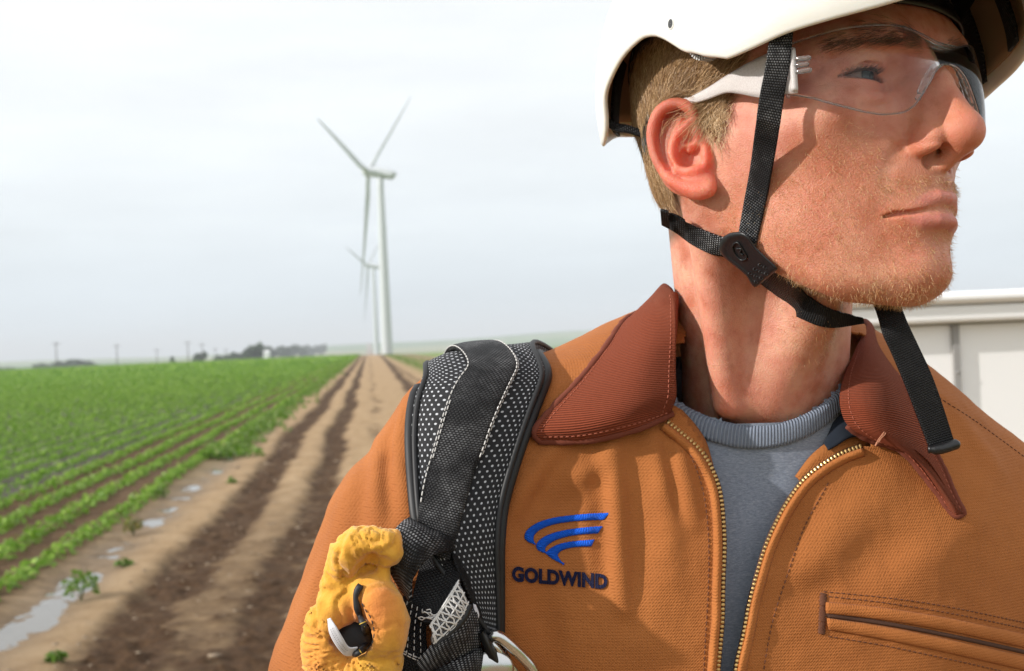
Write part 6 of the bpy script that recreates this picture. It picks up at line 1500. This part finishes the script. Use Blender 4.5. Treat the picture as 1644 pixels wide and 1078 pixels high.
# wind turbines ------------------------------------------------------
m_twr = Mat('pale grey turbine paint', color=(.50, .525, .535), rough=.45, spec=.4).m
def turbine(px, y, hub_h, rot, label, L=46.8):
    vb = 0; g = P(px, 568, y); g = np.array([g[0], y, float(ground_z(np.array(g[0]), np.array(y)))]); o = empty('wind_turbine', g, label, 'wind turbine', 'wind turbines beyond the end of the track')
    zz = np.linspace(-1, hub_h - 1.2 - g[2], 24); V, F = tube(np.stack([np.full(24, g[0]), np.full(24, g[1]), g[2] + zz], 1), np.linspace(2.1, 1.15, 24), 32); mesh_obj('tower', V, F, m_twr, o)
    axis = np.array([-.945, .253, 0.208]); axis /= np.linalg.norm(axis); hz = np.cross([0, 0, 1], axis); hz /= np.linalg.norm(hz); top = np.array([g[0], g[1], hub_h])
    c = catmull(np.array([(-5.5, 0, 1.1), (-5.2, .1, 1.6), (-2, .3, 1.9), (2, .3, 1.9), (3.4, .1, 1.7), (4.0, 0, 1.5)]), 24); V, F = tube(top + axis * c[:, :1] + np.array([0, 0, 1]) * c[:, 1:2], c[:, 2], 20); mesh_obj('nacelle', V, F, m_twr, o)
    c = catmull(np.array([(4.1, 1.5), (5.2, 1.65), (6.4, 1.3), (7.2, .5), (7.4, .1)]), 14); V, F = tube(top + axis * c[:, :1], c[:, 1], 20); mesh_obj('hub', V, F, m_twr, o)
    hub = top + axis * 4.8
    for k in range(3):
        a = math.radians(rot + 120 * k); dr = np.cross(axis, hz) * math.cos(a) + hz * math.sin(a); ch = np.cross(axis, dr)
        secs = []; n = 26
        for i, t in enumerate(np.linspace(0, 1, n)):
            cw = np.interp(t, [0, .05, .2, .6, .95, 1], [.7, .8, 1.35, .8, .32, .06]); tk = np.interp(t, [0, .05, .2, .6, 1], [1.0, .9, .40, .17, .03]); tw = math.radians(np.interp(t, [0, .2, 1], [20, 14, 0])); cd = ch * math.cos(tw) + axis * math.sin(tw); nd = np.cross(cd, dr)
            bend = -axis * (-.9) * t * t; p0 = hub + dr * (1.2 + t * L) + bend; ph = np.linspace(0, 2 * math.pi, 15)[:-1]
            secs.append(p0 + cd * (np.cos(ph) * cw * (1) + (-.35 * cw if t > .1 else 0))[:, None] + nd * (np.sin(ph) * tk * (1 - .4 * np.cos(ph)))[:, None])
        V = np.array(secs).reshape(-1, 3); F = grid_faces(n, 14, True) + [list(range(14)), list(range((n - 1) * 14, n * 14))[::-1]]; mesh_obj('blade', V, F, m_twr, o)
    return o
turbine(622, 420, 65.0, 76, 'nearer and larger white wind turbine with three blades, at the end of the dirt track')
turbine(605, 909, 66.0, 76, 'smaller, more distant white wind turbine just left of the larger turbine\'s tower')

# utility poles --------------------------------------------------------
m_pole = Mat('weathered pole wood', color=(.09, .08, .07), rough=.9).m
poles = [(91, 549, 'leftmost utility pole on the horizon'), (188, 553, 'second utility pole from the left on the horizon'), (252, 560, 'third utility pole from the left, thick and dark'), (302, 548, 'tall utility pole just left of the round dark bush'), (325, 551, 'utility pole standing behind the round dark bush'), (346, 559, 'faint utility pole right of the round dark bush'), (363, 560, 'faint rightmost utility pole left of the tall round tree')]
for i, (px, vt, lab) in enumerate(poles):
    vh = 550 - (px - 822) * .0419 * -1 if False else 550 + (822 - px) * .0419
    y = 12.5 * FPX / (vh - vt + 26); xw = P(px, vh, y)[0]; z0 = float(ground_z(np.array(xw), np.array(y))); zt = P(px, vt, y)[2]
    o = empty('utility_pole', (xw, y, z0), lab, 'utility pole', 'utility poles along the far road')
    V, F = tube(np.array([(xw, y, z0 - 1), (xw, y, (z0 + zt) / 2), (xw, y, zt)]), [.24, .2, .15], 8); mesh_obj('post', V, F, m_pole, o)
    V, F = tube(np.array([(xw - 1.3, y - .3, zt - .8), (xw + 1.3, y + .3, zt - .8)]), .09, 6); mesh_obj('crossarm', V, F, m_pole, o)
    parts = []
    for s in (-1.2, -.5, .5, 1.2): parts.append(tube(np.array([(xw + s, y + s * .25, zt - .75), (xw + s, y + s * .25, zt - .45)]), .07, 6))
    for p in parts: mesh_obj('insulator', p[0], p[1], m_pole, o)
# far trees: bushes and hedge trees as leaf clusters, one thing each
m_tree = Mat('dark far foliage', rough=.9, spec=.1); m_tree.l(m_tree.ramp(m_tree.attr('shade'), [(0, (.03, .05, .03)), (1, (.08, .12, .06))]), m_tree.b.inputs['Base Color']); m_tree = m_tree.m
def tree_mesh(seed, w, h, n=900, tall=1.0):
    rs = np.random.RandomState(seed); blobs = [(rs.uniform(-.32, .32) * w, rs.uniform(-.32, .32) * w, h * rs.uniform(.42, .85), rs.uniform(.16, .30) * w) for _ in range(9)]; c = []
    for bx, by, bz, br in blobs: d = rs.normal(size=(n // 9, 3)); d /= np.linalg.norm(d, axis=1)[:, None]; c.append(np.array([bx, by, bz]) + d * br * rs.uniform(.5, 1.05, (len(d), 1)) * [1, 1, tall])
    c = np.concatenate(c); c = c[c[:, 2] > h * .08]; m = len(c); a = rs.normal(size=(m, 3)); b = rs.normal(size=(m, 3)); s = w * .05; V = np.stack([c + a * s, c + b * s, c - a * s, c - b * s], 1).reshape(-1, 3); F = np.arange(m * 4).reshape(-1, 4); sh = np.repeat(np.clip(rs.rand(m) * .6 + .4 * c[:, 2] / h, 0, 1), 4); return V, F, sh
def far_tree(px, y, w, h, lab, seed, grp, cat='tree', name='tree'):
    vh = 550 + (822 - px) * .0419; xw = P(px, vh, y)[0]; z0 = float(ground_z(np.array(xw), np.array(y))); o = empty(name, (xw, y, z0), lab, cat, grp); V, F, sh = tree_mesh(seed, w, h)
    mesh_obj('crown', V + [xw, y, z0], F, m_tree, o, attrs=dict(shade=sh)); V, F = tube(np.array([(xw, y, z0 - .5), (xw + .1, y, z0 + h * .3), (xw, y, z0 + h * .65)]), [w * .04, w * .03, w * .015], 8); mesh_obj('trunk', V, F, m_pole, o)
far_tree(406, 560, 10.5, 13.5, 'tall round dark tree left of the small white building on the horizon', 1, 'trees on the horizon')
far_tree(322, 520, 7.5, 8.0, 'low round dark bush below the paired utility poles', 2, 'bushes on the horizon', 'bush', 'bush'); far_tree(276, 520, 3.6, 6.4, 'smallest low bush right of the thick utility pole', 3, 'bushes on the horizon', 'bush', 'bush')
gtr = 'trees of the far hedgerows'
ORD = ['first', 'second', 'third', 'fourth', 'fifth', 'sixth', 'seventh', 'eighth', 'ninth']
for i, (px, y, w, h) in enumerate([(66, 700, 9, 7.5), (80, 690, 10, 8), (95, 700, 9, 9), (108, 700, 10, 8.5), (121, 710, 10, 9.5), (135, 720, 9, 9), (150, 720, 9, 8.5), (8, 800, 10, 6), (20, 790, 8, 5), (352, 620, 7, 8), (362, 620, 7, 7.5), (373, 640, 8, 9), (384, 620, 8, 9), (394, 620, 7, 9.5), (420, 900, 12, 14), (436, 960, 13, 15), (452, 1000, 13, 14), (466, 1100, 14, 14), (480, 1200, 14, 15), (496, 1500, 18, 15), (514, 1600, 20, 16)]):
    lab = ((ORD[i] + ' tree from the left in the dark clump near the left horizon end') if i < 7 else (ORD[i - 7] + ' from the left of two low hazy trees at the far left horizon edge') if i < 9 else
           (ORD[i - 9] + ' from the left of the small dark trees left of the tall round tree') if i < 14 else (ORD[i - 14] + ' from the left of the hazy trees right of the small white shed'))
    far_tree(px, y, w, h, lab, 10 + i, gtr)
o = P(423, 566, 590); bx, by = o[0], 590.; bz = float(ground_z(np.array(bx), np.array(by))); 
bl = empty('farm_shed', (bx, by, bz), 'small white farm shed on the horizon right of the tall round tree', 'shed')
def boxv(x0, x1, y0, y1, z0, z1): return np.array([(x0, y0, z0), (x1, y0, z0), (x1, y1, z0), (x0, y1, z0), (x0, y0, z1), (x1, y0, z1), (x1, y1, z1), (x0, y1, z1)], float), [[0, 3, 2, 1], [4, 5, 6, 7], [0, 1, 5, 4], [1, 2, 6, 5], [2, 3, 7, 6], [3, 0, 4, 7]]
hz_ = 7.5
V, F = boxv(bx - 2.9, bx + 2.9, by - 2, by + 2, bz, bz + hz_); mesh_obj('wall', V, F, Mat('white shed paint', color=(.8, .8, .8), rough=.6).m, bl, smooth=False)
V = np.array([(bx - 3.2, by - 2.4, bz + hz_ + .01), (bx + 3.2, by - 2.4, bz + hz_ + .01), (bx + 3.2, by + 2.4, bz + hz_ + .01), (bx - 3.2, by + 2.4, bz + hz_ + .01), (bx - 3.2, by, bz + hz_ + 1.2), (bx + 3.2, by, bz + hz_ + 1.2)]); mesh_obj('roof', V, [[0, 1, 5, 4], [2, 3, 4, 5], [0, 4, 3], [1, 2, 5], [0, 3, 2, 1]], Mat('light shed roof', color=(.7, .7, .7), rough=.5).m, bl, smooth=False)

# white panelled trailer behind the man -------------------------------
TD = 2.6
tc = P(1450, 600, TD); trl = empty('white_trailer', (tc[0] + .6, tc[1], 0), 'white panelled trailer side with a rounded top rail, behind the man on the right', 'trailer')
Mw = Mat('white gelcoat', rough=.28, spec=.5, color=(.88, .87, .86)); m_seal = Mat('grey panel sealant', color=(.30, .29, .28), rough=.7).m
def tpt(u, v, dd=0.0):
    q = P(u, v, TD); x = q[0]; return x, q[2]
xL = tpt(1300, 600)[0]; xR = tpt(2500, 600)[0]; zt = (tpt(1500, 469)[1] + tpt(1640, 466)[1]) / 2; slope = 0.0
def zat(v): return tpt(1560, v)[1]
y0 = TD
def bevelbox(x0, x1, ya, yb, z0, z1, r, name, mat):
    n = 6; prof = []
    for (cy, cz, a0) in ((ya + r, z0 + r, 180), (yb - r, z0 + r, 270), (yb - r, z1 - r, 0), (ya + r, z1 - r, 90)):
        for k in range(n + 1): a = math.radians(a0 + 90 * k / n); prof.append((cy + r * math.cos(a), cz + r * math.sin(a)))
    m = len(prof); rows = []
    for x, s in ((x0, .0), (x0 + .0001, 1), (x1 - .0001, 1), (x1, .0)):
        rows.append([(x, *(p if s else (np.mean([q[0] for q in prof]), np.mean([q[1] for q in prof])))) for p in prof])
    V = np.array(rows).reshape(-1, 3); F = grid_faces(4, m, True); return mesh_obj(name, V, F, mat, trl, smooth=False)
bevelbox(xL - .02, xR, y0 - .055, y0 + .35, zat(488), zat(468), .018, 'top_rail', Mw.m)
bevelbox(xL - .01, xR, y0 - .035, y0 + .3, zat(517), zat(489), .010, 'upper_band', Mw.m)
bevelbox(xL, xR, y0 + .01, y0 + .9, .45, zat(519.5), .004, 'body_side', Mw.m)
bevelbox(xL, xR, y0 + .0, y0 + .3, zat(520.6), zat(516), .002, 'shadow_gap', m_seal)
for u_ in (1537, 1990):
    x_ = tpt(u_, 600)[0]; bevelbox(x_ - .0075, x_ + .0075, y0 - .003, y0 + .05, .46, zat(521), .002, 'panel_seam', m_seal)
    parts = [tube(np.array([(x_, y0 - .006, z), (x_, y0 + .002, z)]), .003, 8) for z in np.arange(.6, zat(530), .12)]
    V, F, _ = merge(parts); mesh_obj('rivets', V, F, m_seal, trl)
m_tyre = Mat('tyre rubber', color=(.02, .02, .02), rough=.8).m
for x_ in (xL + .5, xL + 1.35):
    ph = np.linspace(0, 2 * math.pi, 49)[:-1]; V, F = tube(np.stack([x_ + .22 * np.cos(ph), np.full(48, y0 + .16), .33 + .22 * np.sin(ph)], 1), .11, 12, closed=True); wh = mesh_obj('wheel', V, F, m_tyre, trl)
    V, F = tube(np.array([(x_, y0 + .08, .33), (x_, y0 + .1, .33), (x_, y0 + .22, .33)]), [.12, .16, .16], 24); mesh_obj('rim', V, F, m_chrome, wh)
V, F = tube(np.array([(xL - .9, y0 + .5, .42), (xL - .3, y0 + .5, .5), (xL + .3, y0 + .5, .5)]), .04, 8); mesh_obj('tow_bar', V, F, m_seal, trl)
V, F = tube(np.array([(xL - .8, y0 + .5, 0.0), (xL - .8, y0 + .5, .45)]), .025, 8); mesh_obj('support_leg', V, F, m_seal, trl)

# light haze over the plain --------------------------------------------
HZ = 9000.
V, F = boxv(-HZ, HZ, -300, HZ, -30, 118)
hzm = bpy.data.materials.new('haze'); hzm.use_nodes = True; t = hzm.node_tree; t.nodes.clear(); oo = t.nodes.new('ShaderNodeOutputMaterial'); pv = t.nodes.new('ShaderNodeVolumePrincipled')
pv.inputs['Color'].default_value = (.86, .90, .94, 1); pv.inputs['Density'].default_value = .00036; t.links.new(pv.outputs[0], oo.inputs['Volume'])
if HAZE_ON: tag(mesh_obj('haze', V, F, hzm, smooth=False), kind='stuff')
